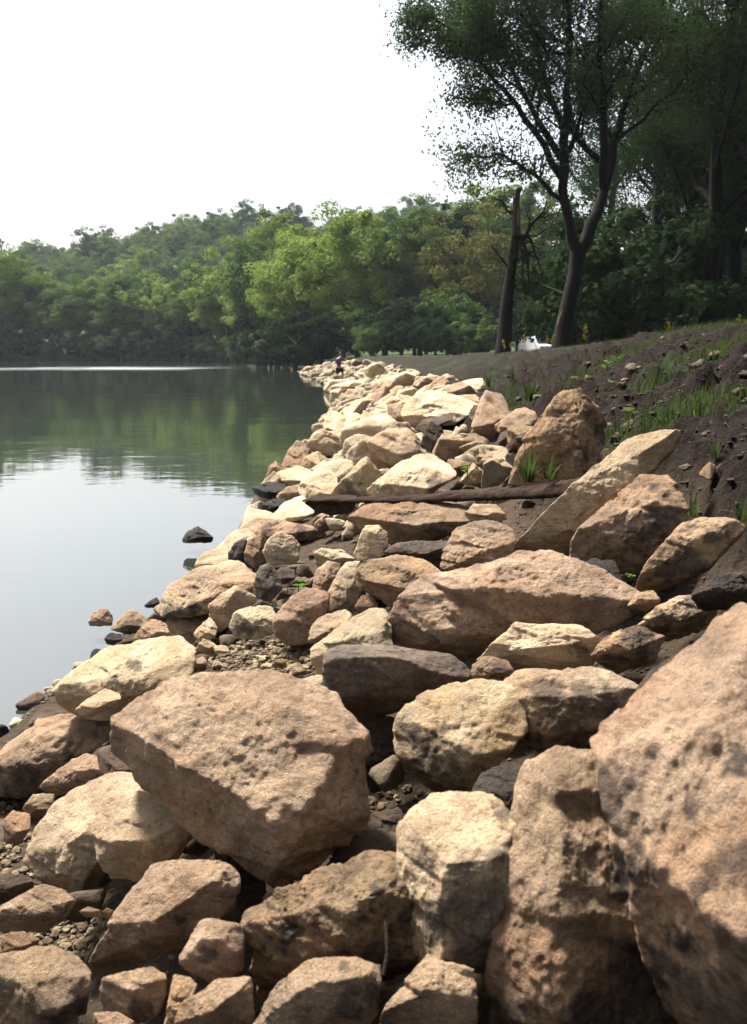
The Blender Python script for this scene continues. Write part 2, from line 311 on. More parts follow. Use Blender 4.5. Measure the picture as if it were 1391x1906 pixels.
def rock_verts(P, lvl, seed, sharp=16., rough=1.0, pits=1.0, strata=None, lam=1.0):
    """P: points (n,3) about their centre. Rounded convex body with weathered relief."""
    N, D, A_ = hull_planes(P); ok = D > 1e-4; N, D = merge_planes(P, N[ok], D[ok], A_[ok], 17 if lvl > 5 else 13, .62)
    mn = 3.2*math.sqrt(max(np.linalg.eigvalsh(np.cov(P.T))[0], 1e-8)); cg = np.random.default_rng(seed+1000); cn = cg.normal(size=(6, 3)); cn /= np.linalg.norm(cn, axis=1)[:, None]; sup = (P@cn.T).max(0); 
    N = np.concatenate([N, cn]); D = np.concatenate([D, np.maximum(sup*cg.uniform(.93, 1.03, 6), sup-.06*mn)])
    hd = cg.normal(size=(9, 3)); hd /= np.linalg.norm(hd, axis=1)[:, None]; qq = np.maximum(hd@N.T, 0)/D; k_ = qq.argmax(1); hp = hd/qq.max(1)[:, None]; fn = N[k_]+cg.normal(0, .13, (9, 3)); fn /= np.linalg.norm(fn, axis=1)[:, None]; fd = np.maximum((fn*hp).sum(1)*.99, (P@fn.T).max(0)-.05*mn); ok = fd > .05*np.ptp(P, axis=0).max()
    N = np.concatenate([N, fn[ok]]); D = np.concatenate([D, fd[ok]])
    cv = np.cov(P.T); ev, E = np.linalg.eigh(cv); ax = np.sqrt(np.maximum(ev, 1e-8)); ax = ax/ax.max(); ax = np.maximum(ax, .3)
    V0, Fc = ico(lvl); d = (V0*ax)@E.T; d /= np.linalg.norm(d, axis=1)[:, None]
    q = np.maximum(d@N.T, 0)/D; sharp = sharp*3; qm = q.max(1)[:, None]; r = 1/(qm[:, 0]*((q/qm)**sharp).sum(1)**(1/sharp)); V = d*r[:, None]; S = np.ptp(P, axis=0).max()
    so3 = np.array([seed*3.71 % 91, seed*1.37 % 53, seed*7.9 % 71]); p = V/S*2.2+so3
    n = V/(ax**1.0).mean(); n = d
    st = np.array([.25, .2, .95]) if strata is None else np.asarray(strata); st = st/np.linalg.norm(st)
    lay = p+st*(p@st)[:, None]*3.5
    disp = .02*fbm(p*.9, 2, seed)+.014*lam*(np.abs(noise(lay*1.2, seed+5))-.3)+.014*fbm(p*2.6, 3, seed+9, .55)-.014*(1-np.minimum(np.abs(noise(p*1.5+3, seed+14))*3.2, 1))**2*sstep(-.2, .3, noise(p*.8+7, seed+15))
    sw = (p@st)*1.9+.45*noise(p*.9, seed+40); sw = sw-np.floor(sw); disp = disp-.035*lam*np.minimum(sw**2.5, (1-sw)*9)*sstep(-.15, .25, noise(p*.75+2, seed+41))
    cr = np.random.default_rng(seed+7).normal(size=3); cr /= np.linalg.norm(cr); sw = (p@cr)*1.1+.3*noise(p*1.1, seed+43); sw = sw-np.floor(sw); disp = disp-.03*np.minimum(sw**3, (1-sw)*12)*sstep(.0, .3, noise(p*.8+12, seed+44))+.012
    if lvl >= 5: disp = disp+.008*fbm(p*9, 4, seed+20, .6)
    if lvl >= 5 and pits > 0:
        cc = cells(p*5.5+.3*noise(p*6, 3)[:, None], seed); mk = sstep(.0, .35, noise(p*1.3+5, seed+31)); disp = disp-.011*pits*mk*(1-sstep(.08, .42, cc))
    if lvl >= 6:
        cc = cells(p*14+.3*noise(p*8, 3)[:, None], seed+2); mk = sstep(-.1, .3, noise(p*2+9, seed+33)); disp = disp-.005*pits*mk*(1-sstep(.12, .45, cc))
    return V+n*(disp*S*rough)[:, None], Fc
HERO = []      # polygons kept free of scatter
NROCK = [0]
def parse(t): return [tuple(float(q) for q in a.split(',')) for a in t.split()]
def R(label, mat, out, ridge='', tilt=.3, th=.55, lift=.06, t=None, name='boulder', cat=None, stains_shade='', sharp=36, rough=1.0, pits=1.0, water=False, lam=1.0, strata=None, lv=0, uc=.45):
    O = np.array(parse(out)); px, py = O[:, 0], O[:, 1]; ext = max(np.ptp(px), np.ptp(py)); ib = py.argmax()
    tb = t if t else tground(px[ib], py[ib])*(1-lift)
    S = ext*tb/F; tp = np.array([tground(a, b) for a, b in O])*(1-lift); dd = np.clip(tilt*(tp-tb), -.35*S, .62*S)
    if t: dd = np.clip(tilt*(tp-tground(px[ib], py[ib])), -.35*S, .62*S)
    cx, cy = px.mean(), py.mean(); dd = dd+uc*S*(np.clip((py-cy)/(py.max()-cy), 0, 1)**1.4-.35); T = tb+dd; P = [at(px, py, T)]
    A = np.stack([px-cx, py-cy, np.ones(len(px))], 1); pl = np.linalg.lstsq(A, T, rcond=None)[0]
    rp = parse(ridge) if ridge else [(cx, cy+.12*np.ptp(py), .26), (cx-.18*np.ptp(px), cy-.1*np.ptp(py), .2), (cx+.16*np.ptp(px), cy-.05*np.ptp(py), .2)]
    for a, b, c in rp: P.append(at(a, b, pl[0]*(a-cx)+pl[1]*(b-cy)+pl[2]-c*S)[None])
    P.append(at(cx+(px-cx)*.82, cy+(py-cy)*.82+.04*np.ptp(py), T+th*S*.55)); P.append(at(cx+(px-cx)*.5, cy+(py-cy)*.5, T+th*S))
    P = np.concatenate(P); c = (P.min(0)+P.max(0))/2; c = P[:len(px)].mean(0)*.5+c*.5; NROCK[0] += 1; seed = NROCK[0]*13+5
    lvl = lv or (7 if ext > 300 else 6 if ext > 125 else 5 if ext > 45 else 4)
    V, Fc = rock_verts((P-c)*1.03, lvl, seed, sharp, rough, pits, strata, lam)
    base = np.array([c[0], c[1], (V[:, 2]+c[2]).min()]); V = V+c-base
    st = np.zeros(len(V))
    for a, b, rr in (parse(stains_shade) if stains_shade else []):
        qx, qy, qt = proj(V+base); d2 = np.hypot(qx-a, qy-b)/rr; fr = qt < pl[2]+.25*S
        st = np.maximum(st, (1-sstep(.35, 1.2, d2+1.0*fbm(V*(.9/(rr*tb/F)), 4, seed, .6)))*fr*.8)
    me = mesh_np(name, V, Fc, True, {'stain': st}); o = obj(name, me, ROCKM[mat], None, base)
    tag(o, label, cat or ('rock' if name == 'rock' else 'boulder')); HERO.append((O, tb)); return o
# --- foreground
R('huge tan pitted boulder filling the lower right corner', 'pink', '1400,1140 1345,1165 1300,1215 1240,1270 1170,1330 1110,1385 1098,1402 1108,1450 1135,1530 1160,1590 1187,1650 1217,1720 1242,1790 1262,1860 1275,1920 1310,2010 1480,2010 1570,1720 1570,1320 1490,1170', '1150,1440,.04 1330,1330,.22 1250,1560,.18 1380,1520,.34 1330,1750,.3 1430,1850,.34', tilt=.4, t=1.62, stains_shade='1135,1480,48 1375,1610,60 1385,1870,120 1300,1650,30 1290,1500,26 1180,1620,50 1240,1780,60 1380,1420,30', pits=.8, lam=1.0)
R('tall tan pillar-like boulder wedged left of the huge corner boulder', 'tan', '1000,1403 1050,1397 1100,1396 1140,1480 1185,1600 1230,1720 1275,1880 1285,1990 930,1990 917,1880 914,1790 922,1735 950,1690 975,1630 990,1575 996,1500 992,1440', '1040,1480,.12 1060,1640,.24 1010,1830,.28 1130,1780,.28 1040,1930,.3', tilt=.3, t=1.86, stains_shade='1150,1650,40 1190,1800,75 1130,1905,60 960,1900,36', sharp=22)
R('square boulder with cream flat top and dark front, left of the tall pillar boulder', 'cream', '746,1530 765,1505 800,1490 855,1483 905,1490 960,1530 985,1580 994,1640 985,1700 950,1760 900,1800 868,1803 800,1782 778,1720 768,1640 747,1570', '756,1545,.12 812,1625,.36 870,1602,.33 925,1607,.27 975,1590,.14 835,1770,.22 900,1740,.22', t=1.98, tilt=.38, stains_shade='880,1690,95 835,1725,60 960,1560,30 940,1520,28 790,1600,22', sharp=52)  # dark front: patina and face shade both put into the colour
R('pale slab tip poking up below the square cream-topped boulder', 'tan', '800,1773 840,1790 878,1806 885,1860 870,1960 680,1980 715,1890 750,1830', '790,1850,.22 840,1860,.2', t=1.92, th=.4, sharp=44)
R('pale pinkish boulder with bumpy top at the bottom centre edge', 'pink', '608,1780 640,1783 655,1792 692,1800 706,1830 695,1870 680,1960 465,1960 480,1895 515,1860 530,1830 570,1800', '555,1850,.2 600,1832,.26 680,1815,.1 640,1890,.28 540,1920,.2', t=1.83, stains_shade='650,1870,30 700,1860,26 640,1798,12')
R('ochre honeycombed boulder with dark holes below the big wedge boulder', 'ochre', '453,1712 500,1665 545,1640 600,1636 680,1605 750,1596 778,1640 785,1720 795,1765 740,1810 650,1845 560,1865 500,1872 488,1830 468,1760', '500,1700,.12 600,1680,.24 730,1650,.2 620,1770,.3', t=2.12, stains_shade='535,1735,34 675,1712,17 765,1707,22 720,1780,50 640,1792,30 500,1840,26 700,1655,16', pits=2.4, lam=2.2, rough=1.15)
R('light angular stone at the bottom edge, right of a narrow brown stone', 'pink', '395,1830 440,1818 463,1820 470,1850 476,1900 460,1970 330,1970 327,1905 350,1860', '452,1838,.2 400,1880,.3', t=1.93, sharp=44, name='rock')
R('narrow upright brown stone squeezed between two lighter stones at bottom edge', 'tan', '322,1815 350,1818 366,1840 348,1880 335,1970 296,1970 308,1880', '', t=2.06, name='rock')
R('blunt tan stone left of the narrow brown stone at bottom', 'tan', '187,1826 222,1820 265,1800 292,1808 309,1830 302,1862 285,1892 250,1906 215,1902 190,1880', '240,1842,.24 290,1835,.1 250,1880,.24', t=2.15, stains_shade='262,1890,22', name='rock')
R('half hidden tan stone at the bottom edge under the blunt tan stone', 'tan', '180,1888 215,1882 250,1902 275,1970 170,1970', '', t=1.98, name='rock')
R('broad grey-veined boulder cut by the lower left corner', 'tan', '-70,1800 20,1785 70,1766 105,1763 150,1785 176,1815 166,1850 140,1890 120,1980 -70,1980', '50,1830,.22 140,1825,.14 90,1890,.28', t=2.15, stains_shade='152,1870,26 110,1905,24', lam=1.8)
R('long slanting buff boulder leaning up to the right near the bottom left', 'pink', '178,1803 184,1760 213,1710 240,1690 260,1645 285,1610 330,1604 400,1599 435,1620 443,1650 425,1687 415,1707 385,1712 330,1748 290,1772 245,1788 208,1808', '225,1750,.14 320,1690,.24 400,1640,.18 290,1745,.16', t=2.45, th=.42, tilt=.25, stains_shade='335,1715,14')
R('rounded fist-shaped pink stone below the long slanting buff boulder', 'pink', '345,1760 365,1720 390,1710 430,1715 448,1745 451,1790 430,1816 390,1832 365,1817 345,1800 334,1785', '375,1742,.2 425,1752,.2 395,1795,.22', t=2.12, name='rock', stains_shade='385,1780,20')
R('cream boulder with rough sloping face at left, left of its cream twin', 'cream', '48,1597 75,1555 95,1500 150,1465 200,1447 250,1440 282,1470 270,1510 235,1545 185,1600 167,1640 155,1682 130,1667 95,1640 58,1612', '130,1560,.24 110,1625,.14 210,1490,.14 165,1620,.14', t=3.0, th=.45, tilt=.32)
R('cream boulder with dark underside beside the big wedge boulder', 'cream', '170,1540 200,1500 230,1482 270,1478 300,1494 340,1499 366,1510 376,1530 332,1590 300,1620 250,1637 213,1634 190,1600 177,1570', '205,1592,.2 230,1568,.28 290,1558,.25 352,1528,.12', t=2.78, sharp=44)
R('dull grey-brown stone half buried below the left cream boulder', 'tan', '-10,1705 30,1672 70,1650 105,1655 142,1672 130,1703 90,1727 40,1732 0,1730', '', name='rock', t=2.75)
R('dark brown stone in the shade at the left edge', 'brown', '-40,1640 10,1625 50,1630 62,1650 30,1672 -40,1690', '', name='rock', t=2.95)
R('small olive-tan stone at left edge above the corner boulder', 'ochre', '5,1742 40,1732 76,1750 62,1780 20,1792 0,1780', '', name='rock', t=2.45)
R('small pale chip lying on brown grit at lower left', 'tan', '148,1697 165,1688 188,1695 190,1706 160,1708', '', name='rock', t=2.6)
R('brown pebble beside the pale chip at lower left', 'tan', '190,1698 200,1691 212,1697 210,1708 196,1710', '', name='rock', t=2.6)
R('crumbly pale stone at the left edge beside the cream boulder', 'tan', '5,1530 25,1510 52,1515 55,1545 35,1575 10,1570', '', name='rock', t=3.5)
R('lumpy tan stone above the left cream boulder', 'tan', '45,1500 60,1480 100,1478 98,1505 70,1525 48,1520', '', name='rock', t=3.6)
R('tan wedge stone tucked under the weathered boulder at left', 'tan', '77,1467 110,1430 160,1405 195,1412 217,1437 190,1450 140,1470 100,1480', '110,1455,.14 170,1430,.16', t=3.7)
R('weathered grey-brown boulder near the water at left edge', 'tan', '-30,1430 25,1392 75,1342 120,1334 195,1330 216,1346 190,1390 135,1412 80,1467 45,1482 -30,1480', '90,1372,.2 50,1425,.2 170,1360,.12', t=4.15, stains_shade='40,1455,40 130,1400,26', th=.4)
R('flat brown slab at the water edge behind the weathered boulder', 'brown', '28,1372 60,1336 90,1318 130,1323 135,1345 60,1380', '', t=4.9, name='rock')
R('long buff slab with shadowed lower side at the water edge', 'cream', '104,1276 125,1255 200,1215 240,1210 300,1186 335,1181 353,1205 358,1236 330,1266 280,1292 240,1322 190,1328 140,1322 113,1310', '125,1300,.1 180,1281,.2 215,1266,.22 300,1240,.2 348,1222,.1 250,1300,.12', t=4.0, th=.4, tilt=.22, sharp=48, stains_shade='250,1240,14 215,1266,9')
R('small cream chunk leaning under the long buff slab', 'cream', '140,1319 170,1300 195,1282 221,1290 223,1306 200,1319 170,1333 150,1331', '', t=3.8, name='rock', th=.4)
R('great brown wedge-shaped boulder dominating the left foreground', 'pink', '213,1358 240,1330 285,1290 320,1270 370,1267 430,1251 470,1261 505,1280 560,1285 610,1300 642,1335 662,1370 673,1420 662,1470 642,1530 612,1592 562,1632 522,1648 500,1632 455,1592 400,1560 350,1505 290,1452 250,1422 224,1395', '240,1370,.05 310,1367,.15 380,1400,.22 432,1455,.3 482,1550,.3 515,1618,.16 470,1300,.08 540,1310,.16 620,1400,.22 580,1520,.26 500,1390,.2', t=2.5, tilt=.3, th=.6, sharp=40, stains_shade='650,1355,14 365,1350,10', pits=1.2)
R('dark grey-brown slab with black hollow beneath, right of the great wedge boulder', 'grey', '606,1226 640,1202 700,1204 780,1214 840,1229 868,1250 872,1268 820,1287 762,1302 740,1327 690,1332 642,1336 614,1300', '650,1216,.1 760,1230,.15 640,1300,.16 800,1275,.13', t=3.15, th=.35, sharp=44, tilt=.2)
R('pale lumpy boulder just behind the dark grey-brown slab', 'white', '577,1206 600,1190 631,1177 660,1155 688,1134 717,1134 729,1157 727,1206 690,1225 612,1240 598,1258 584,1232', '650,1185,.2 710,1160,.2 690,1200,.16', lift=.1)
R('crumbling cream stone left of the pale lumpy boulder', 'cream', '583,1162 600,1145 640,1135 657,1147 640,1177 607,1192 590,1197 575,1190', '', name='rock')
R('pale stone end showing behind the great wedge boulder', 'white', '535,1292 552,1270 590,1256 612,1260 625,1300 560,1310', '', name='rock', t=3.5)
R('tan boulder with brown patch, left of the long streaked boulder', 'tan', '664,1060 690,1045 720,1040 760,1035 800,1049 826,1066 816,1086 796,1101 780,1116 745,1135 700,1111 667,1096', '690,1085,.22 760,1066,.18 780,1092,.18 690,1052,.08', sharp=44)
R('cream block with tan front standing left of the tan patched boulder', 'white', '611,1110 625,1075 640,1050 665,1045 669,1095 660,1131 640,1139 612,1131', '640,1085,.2 662,1080,.16 645,1120,.2', name='rock', sharp=48)
R('squat grey-tan block left of the cream block', 'tan', '582,1096 590,1060 610,1045 633,1050 628,1077 610,1106 590,1107', '', name='rock', sharp=44)
R('upright cream stone with shaded right side below the driftwood', 'white', '658,1032 672,1000 680,980 705,977 719,990 721,1016 702,1036 690,1042 665,1042', '690,1020,.18 705,990,.12', name='rock', sharp=48)
R('flat pale yellow stone at the foot of the upright cream stone', 'white', '586,1030 605,1021 635,1025 661,1040 650,1056 610,1056 590,1051', '', name='rock')
R('small tan stone in the dark gap under the tan patched boulder', 'tan', '661,1126 675,1108 695,1111 706,1130 690,1147 668,1144', '', name='rock')
R('cream stone with dark lower face above the gravel patch', 'cream', '429,1160 440,1140 465,1128 500,1130 521,1150 500,1177 470,1188 440,1187', '', name='rock', stains_shade='455,1172,18')
R('pinkish tan boulder at the back of the gravel patch', 'pink', '508,1150 530,1125 555,1105 590,1096 612,1104 609,1136 590,1160 580,1195 540,1200 514,1182', '560,1135,.2 540,1165,.2 600,1120,.12')
R('pale two-lobed stone beside the pitted waterside boulder', 'cream', '390,1136 400,1120 425,1100 445,1090 477,1110 470,1126 440,1137 425,1167 410,1177 394,1157', '410,1130,.2 440,1108,.16', name='rock')
R('little cream stone in front of the pale two-lobed stone', 'white', '360,1182 375,1162 392,1151 406,1170 400,1187 375,1192', '', name='rock')
R('brown stone in shade under the pitted waterside boulder', 'tan', '306,1160 330,1142 386,1138 390,1166 362,1188 350,1198 318,1188', '', name='rock', t=6.2)
R('pale pitted boulder overhanging the water edge', 'cream', '299,1136 315,1100 345,1070 380,1050 430,1045 452,1060 476,1075 479,1086 440,1097 400,1122 388,1140 350,1142 320,1150 302,1147', '335,1112,.16 400,1085,.2 350,1130,.14', lift=.12, pits=2, stains_shade='320,1138,20 360,1136,16')
R('plain cream boulder behind the pale pitted waterside boulder', 'cream', '362,1052 380,1025 425,1019 440,1045 400,1060 368,1066', '', name='rock')
R('pale stone with pinkish top in the grey cluster by the water', 'white', '492,1030 500,1005 520,991 545,1000 557,1015 554,1041 530,1052 500,1052', '', name='rock', rough=1.3)
R('olive-yellow stone in the grey cluster by the water', 'ochre', '455,1026 470,1000 485,995 497,1010 491,1041 475,1057 459,1046', '', name='rock')
R('mossy dark stone at the left end of the grey cluster', 'dark', '424,1030 438,1008 459,1004 461,1041 445,1058 428,1048', '', name='rock')
R('grey stone left of the broad-leaved green seedling', 'grey', '473,1081 482,1055 500,1050 521,1070 524,1096 510,1112 490,1120 474,1107', '', name='rock')
R('small brown stone above the broad-leaved green seedling', 'brown', '510,1070 525,1056 548,1060 550,1078 530,1088 512,1084', '', name='rock')
R('eroded grey ledge of broken stone left of the driftwood', 'tan', '432,1008 455,980 480,967 540,974 602,984 606,1000 540,1004 500,1004 460,1010', '', stains_shade='500,985,16 560,982,14', rough=1.5)
R('bright cream boulder at the left end of the driftwood beam', 'white', '502,967 520,945 545,930 565,925 581,945 584,957 560,967 530,975 505,980', '')
R('low dark wet ledge at the water edge left of the driftwood', 'wet', '466,906 500,896 531,904 529,916 500,928 478,922', '', name='rock', th=.4)
R('black wet stone just below the low wet ledge', 'wet', '486,941 505,930 531,928 532,941 505,957 489,954', '', name='rock', th=.4)
R('small wet brown stone touching the bright cream boulder at water edge', 'wet', '478,966 492,955 510,958 508,972 488,976', '', name='rock')
R('lone dark stone standing out in the river', 'wet', '342,1003 352,986 370,979 385,991 398,1000 392,1010 345,1010', '', name='rock', rough=1.5)
R('tiny dark stone in the river near the pitted boulder', 'wet', '268,1127 280,1118 292,1112 298,1122 296,1130 272,1131', '', name='rock')
R('tan stone farthest left in the river shallows', 'tan', '163,1158 174,1140 195,1133 208,1145 209,1160 185,1164 166,1162', '', name='rock')
R('tan-topped stone with its dark reflection painted on the base in the river shallows', 'tan', '208,1172 228,1150 248,1136 263,1145 276,1156 272,1174 240,1180', '', name='rock', stains_shade='240,1172,24')  # dark water reflection below the stone is put into its base colour
R('black wet stone in front of the river shallows stones', 'wet', '194,1190 205,1177 226,1180 229,1192 212,1199 198,1198', '', name='rock')
R('brown mottled stone between shallows and long buff slab', 'tan', '248,1192 265,1168 285,1154 306,1158 314,1178 295,1194 268,1206', '', name='rock')
# --- around and behind the driftwood
R('large pale boulder behind the left part of the driftwood', 'white', '556,912 564,890 600,870 625,853 656,856 652,882 628,918 600,930 565,934', '600,890,.16 570,915,.14', sharp=44)
R('cream roof-shaped boulder with a sharp ridge behind the driftwood', 'cream', '612,924 640,890 676,852 702,870 713,890 704,918 690,930 640,930', '640,905,.18 680,866,.16 700,900,.1', sharp=52, stains_shade='655,918,24')  # shade beneath the overhang painted on as a dark patch
R('cream boulder with dark pocket behind the middle of the driftwood', 'cream', '686,918 700,895 730,870 765,852 800,847 847,875 842,892 806,906 792,926 740,930 700,930', '720,900,.18 790,870,.16', stains_shade='812,898,22')  # pocket is dark colour only, its shade painted on the face
R('broad cream boulder above the roof-shaped boulder', 'cream', '683,816 720,800 760,796 782,820 780,842 757,864 730,868 705,853 688,837', '')
R('pale block leaning left of the broad cream boulder', 'white', '637,847 645,820 670,807 689,812 697,836 682,857 655,860', '', name='rock')
R('upright stone with brown front at the water edge', 'tan', '524,872 534,850 545,828 555,820 576,830 579,843 571,867 545,880 530,882', '550,855,.2 565,832,.1', name='rock', sharp=48)
R('rounded cream stone with small pits right of the upright stone', 'cream', '571,826 585,808 610,802 631,815 640,833 622,848 590,846', '', name='rock')
R('cream stone below the rounded pitted stone', 'cream', '562,867 570,848 590,841 610,855 602,873 575,876', '', name='rock')
R('flat pale stone at water edge below the upright stone', 'cream', '498,897 520,880 550,871 586,875 577,892 545,903 520,905', '')
R('tan stone against the low wet ledge', 'tan', '521,920 535,905 557,902 562,917 545,931 526,931', '', name='rock')
R('wide sloping cream slab at the edge of the dirt bank', 'white', '750,770 770,740 800,724 850,735 888,752 872,777 842,787 800,793 770,793', '')
R('dark brown slab lying across the stones by the dirt bank', 'brown', '775,797 788,782 840,769 845,780 817,796 790,806', '', name='rock', th=.3)
R('upended brown stone at the foot of the dirt bank', 'brown', '783,832 790,800 805,784 824,800 832,835 810,846', '', name='rock')
# --- dirt side
R('big ochre pitted boulder standing in the dirt behind the grass clump', 'ochre', '945,895 975,850 990,800 1015,755 1045,728 1082,727 1112,760 1130,800 1118,850 1108,895 1060,912 990,906', '1015,800,.18 1060,850,.2 1070,760,.1', pits=2.2, stains_shade='1095,770,18 1085,842,18 1070,815,10 1118,800,14', rough=1.2)
R('long cream ridge boulder rising right to the dirt bank', 'cream', '933,1047 960,1015 1000,970 1050,925 1100,890 1140,855 1160,827 1200,810 1245,797 1267,805 1257,832 1217,853 1202,882 1162,922 1102,962 1072,1032 1020,1047 960,1060', '1000,1000,.08 1100,925,.12 1200,840,.07', t=4.3, tilt=.12, th=.35, sharp=40)
R('brown lumpy boulder with dark hollow leaning on the cream ridge boulder', 'tan', '1063,1032 1080,990 1120,960 1165,925 1200,880 1236,879 1264,905 1277,946 1267,977 1232,1034 1190,1060 1130,1066 1080,1060', '1120,1000,.16 1210,930,.2 1200,1000,.2', t=3.95, tilt=.2, stains_shade='1190,1000,42 1225,960,30 1215,905,12', rough=1.4)
R('small pinkish stone perched above the cream ridge boulder', 'pink', '1150,852 1158,825 1185,811 1207,820 1187,847 1160,867', '', name='rock', t=4.5)
R('dirt-crusted boulder with pale rim at the right edge', 'tan', '1178,1102 1190,1070 1220,1020 1255,980 1300,965 1352,965 1385,985 1345,1020 1310,1060 1260,1085 1215,1095', '1230,1050,.16 1300,1000,.14', t=3.35, tilt=.2, stains_shade='1290,1040,48 1330,1000,26 1240,1060,24')
R('dark grey knobbly stone at the right end of the streaked boulder', 'dark', '1078,1062 1105,1040 1140,1044 1158,1080 1132,1102 1100,1102 1080,1083', '', name='rock', t=3.6, rough=1.4)
R('reddish tan boulder below the right half of the driftwood', 'pink', '823,1058 830,1020 850,985 890,971 930,974 957,990 963,1012 937,1046 900,1066 860,1070', '', rough=1.2, pits=1.8)
R('broad tan boulder with scooped hollows under the driftwood', 'tan', '648,962 680,935 760,928 830,928 872,945 870,972 852,994 800,1010 740,1014 690,990', '', stains_shade='815,990,28', pits=1.5)
R('small tan boulder under the right end of the driftwood', 'tan', '866,957 885,937 920,939 943,955 933,974 890,977', '', name='rock')
R('dark brown shelf of stone between hollow boulder and streaked boulder', 'brown', '712,1028 745,1010 800,1014 832,1004 853,1010 822,1040 790,1052 740,1052', '', name='rock')
R('long pinkish streaked boulder across the middle of the bank', 'pink', '725,1192 735,1140 780,1100 840,1065 920,1050 960,1035 1010,1029 1070,1045 1097,1080 1172,1105 1190,1132 1105,1175 1000,1192 920,1214 890,1245 840,1232 780,1220 733,1210', '770,1130,.1 900,1090,.16 850,1180,.2 1000,1125,.16 1090,1130,.1', t=3.45, tilt=.2, th=.4, sharp=28, lam=2.6, strata=(.35, .1, .95))
R('yellow-cream sloping boulder below the streaked boulder', 'white', '888,1228 910,1205 950,1170 1000,1164 1080,1174 1115,1200 1105,1235 1040,1246 960,1256 910,1250', '950,1215,.16 1050,1200,.14', t=3.1, tilt=.2, stains_shade='1075,1205,16')
R('round olive stone wedged between cream-topped and lichened boulders', 'ochre', '876,1256 880,1235 900,1221 930,1224 957,1250 948,1275 900,1280', '', name='rock', t=3.02, stains_shade='930,1245,22')
R('boulder with dark lichen patches beside the huge corner boulder', 'cream', '945,1302 950,1265 975,1247 1040,1243 1100,1240 1152,1264 1185,1290 1175,1322 1134,1354 1084,1390 1010,1400 970,1374 953,1338', '985,1300,.14 1060,1290,.22 1120,1300,.16 1030,1370,.16', t=2.72, stains_shade='1018,1292,46 1085,1285,34 1125,1310,36 1060,1365,44 1000,1370,24', sharp=36)
R('cream-topped boulder with dark left face, centre right', 'cream', '740,1353 770,1315 810,1285 860,1270 905,1274 952,1280 972,1310 967,1372 932,1404 907,1444 880,1470 830,1490 788,1454 753,1402', '752,1352,.08 800,1347,.2 852,1377,.28 875,1420,.26 900,1400,.24 960,1364,.1 820,1450,.16', t=2.7, stains_shade='795,1405,50 830,1455,40 780,1370,20', sharp=52)  # left face darkened by weathering patina and painted shade together
R('soil-crusted stone right of the yellow-cream sloping boulder', 'tan', '1096,1222 1130,1182 1190,1165 1236,1186 1222,1230 1150,1252', '', t=2.95, th=.35, tilt=.2, stains_shade='1185,1190,45 1150,1225,40', rough=1.4)
R('dark half-buried stone between lichened and huge corner boulders', 'brown', '1186,1292 1215,1250 1265,1222 1300,1240 1262,1296 1210,1318', '', t=2.6, th=.35, tilt=.2, name='rock', stains_shade='1240,1265,30', rough=1.4)
R('flat dirt-covered stone below the dirt-crusted boulder', 'tan', '1185,1165 1225,1128 1290,1106 1345,1122 1318,1170 1240,1192', '', t=3.05, th=.3, tilt=.2, stains_shade='1290,1140,45 1230,1165,30', rough=1.4)
R('brown stone sunk in dirt at the right edge above the huge corner boulder', 'brown', '1290,1108 1330,1074 1391,1062 1430,1090 1375,1130 1310,1138', '', t=2.9, th=.3, tilt=.2, name='rock', stains_shade='1350,1095,30', rough=1.3)
R('small pale stone at the right end of the long streaked boulder', 'tan', '1168,1128 1185,1104 1215,1098 1228,1118 1200,1140', '', t=3.2, name='rock')
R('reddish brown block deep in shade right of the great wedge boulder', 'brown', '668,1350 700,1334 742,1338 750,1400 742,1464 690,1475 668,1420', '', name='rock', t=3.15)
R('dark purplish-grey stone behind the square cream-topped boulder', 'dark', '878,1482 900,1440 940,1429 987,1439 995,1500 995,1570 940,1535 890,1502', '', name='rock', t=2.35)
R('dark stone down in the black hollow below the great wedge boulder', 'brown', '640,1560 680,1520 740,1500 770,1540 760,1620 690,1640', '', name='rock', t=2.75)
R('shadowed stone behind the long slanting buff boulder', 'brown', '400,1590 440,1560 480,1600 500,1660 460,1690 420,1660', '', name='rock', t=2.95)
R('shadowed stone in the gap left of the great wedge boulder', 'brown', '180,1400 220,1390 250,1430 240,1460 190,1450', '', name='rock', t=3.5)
R('small tan stone caught under the great wedge boulder', 'tan', '262,1478 275,1455 296,1462 300,1485 280,1498', '', name='rock', t=3.1)
R('pale chip beside the stone under the great wedge boulder', 'white', '290,1492 302,1474 318,1480 322,1496 300,1500', '', name='rock', t=3.0)
for i, (a, b, rr, lb) in enumerate([(385, 1205, 17, 'cream cobble at left end of the gravel patch'), (358, 1212, 12, 'small cobble between long buff slab and gravel'), (412, 1210, 12, 'rounded cobble next to the left cobbles of the gravel'), (487, 1226, 9, 'bright yellowish pebble in the middle of the gravel'), (497, 1240, 8, 'second bright pebble just below the yellowish one'), (372, 1234, 13, 'brown cobble at lower left of the gravel patch'), (522, 1234, 10, 'ochre pebble at lower right of the gravel patch'), (405, 1238, 9, 'dull pebble at lower middle of gravel patch'), (556, 1250, 11, 'tan pebble at the right edge of gravel patch')]):
    th = np.arange(7)/7*2*math.pi+i; rad = rr*(1+.2*np.sin(th*3+i)); R(lb, ['cream', 'tan', 'cream', 'white', 'white', 'tan', 'ochre', 'tan', 'tan'][i], ' '.join('%.1f,%.1f' % (a+1.25*q*math.cos(c), b+.85*q*math.sin(c)) for q, c in zip(rad, th)), '', name='rock', cat='pebble', lift=.01)
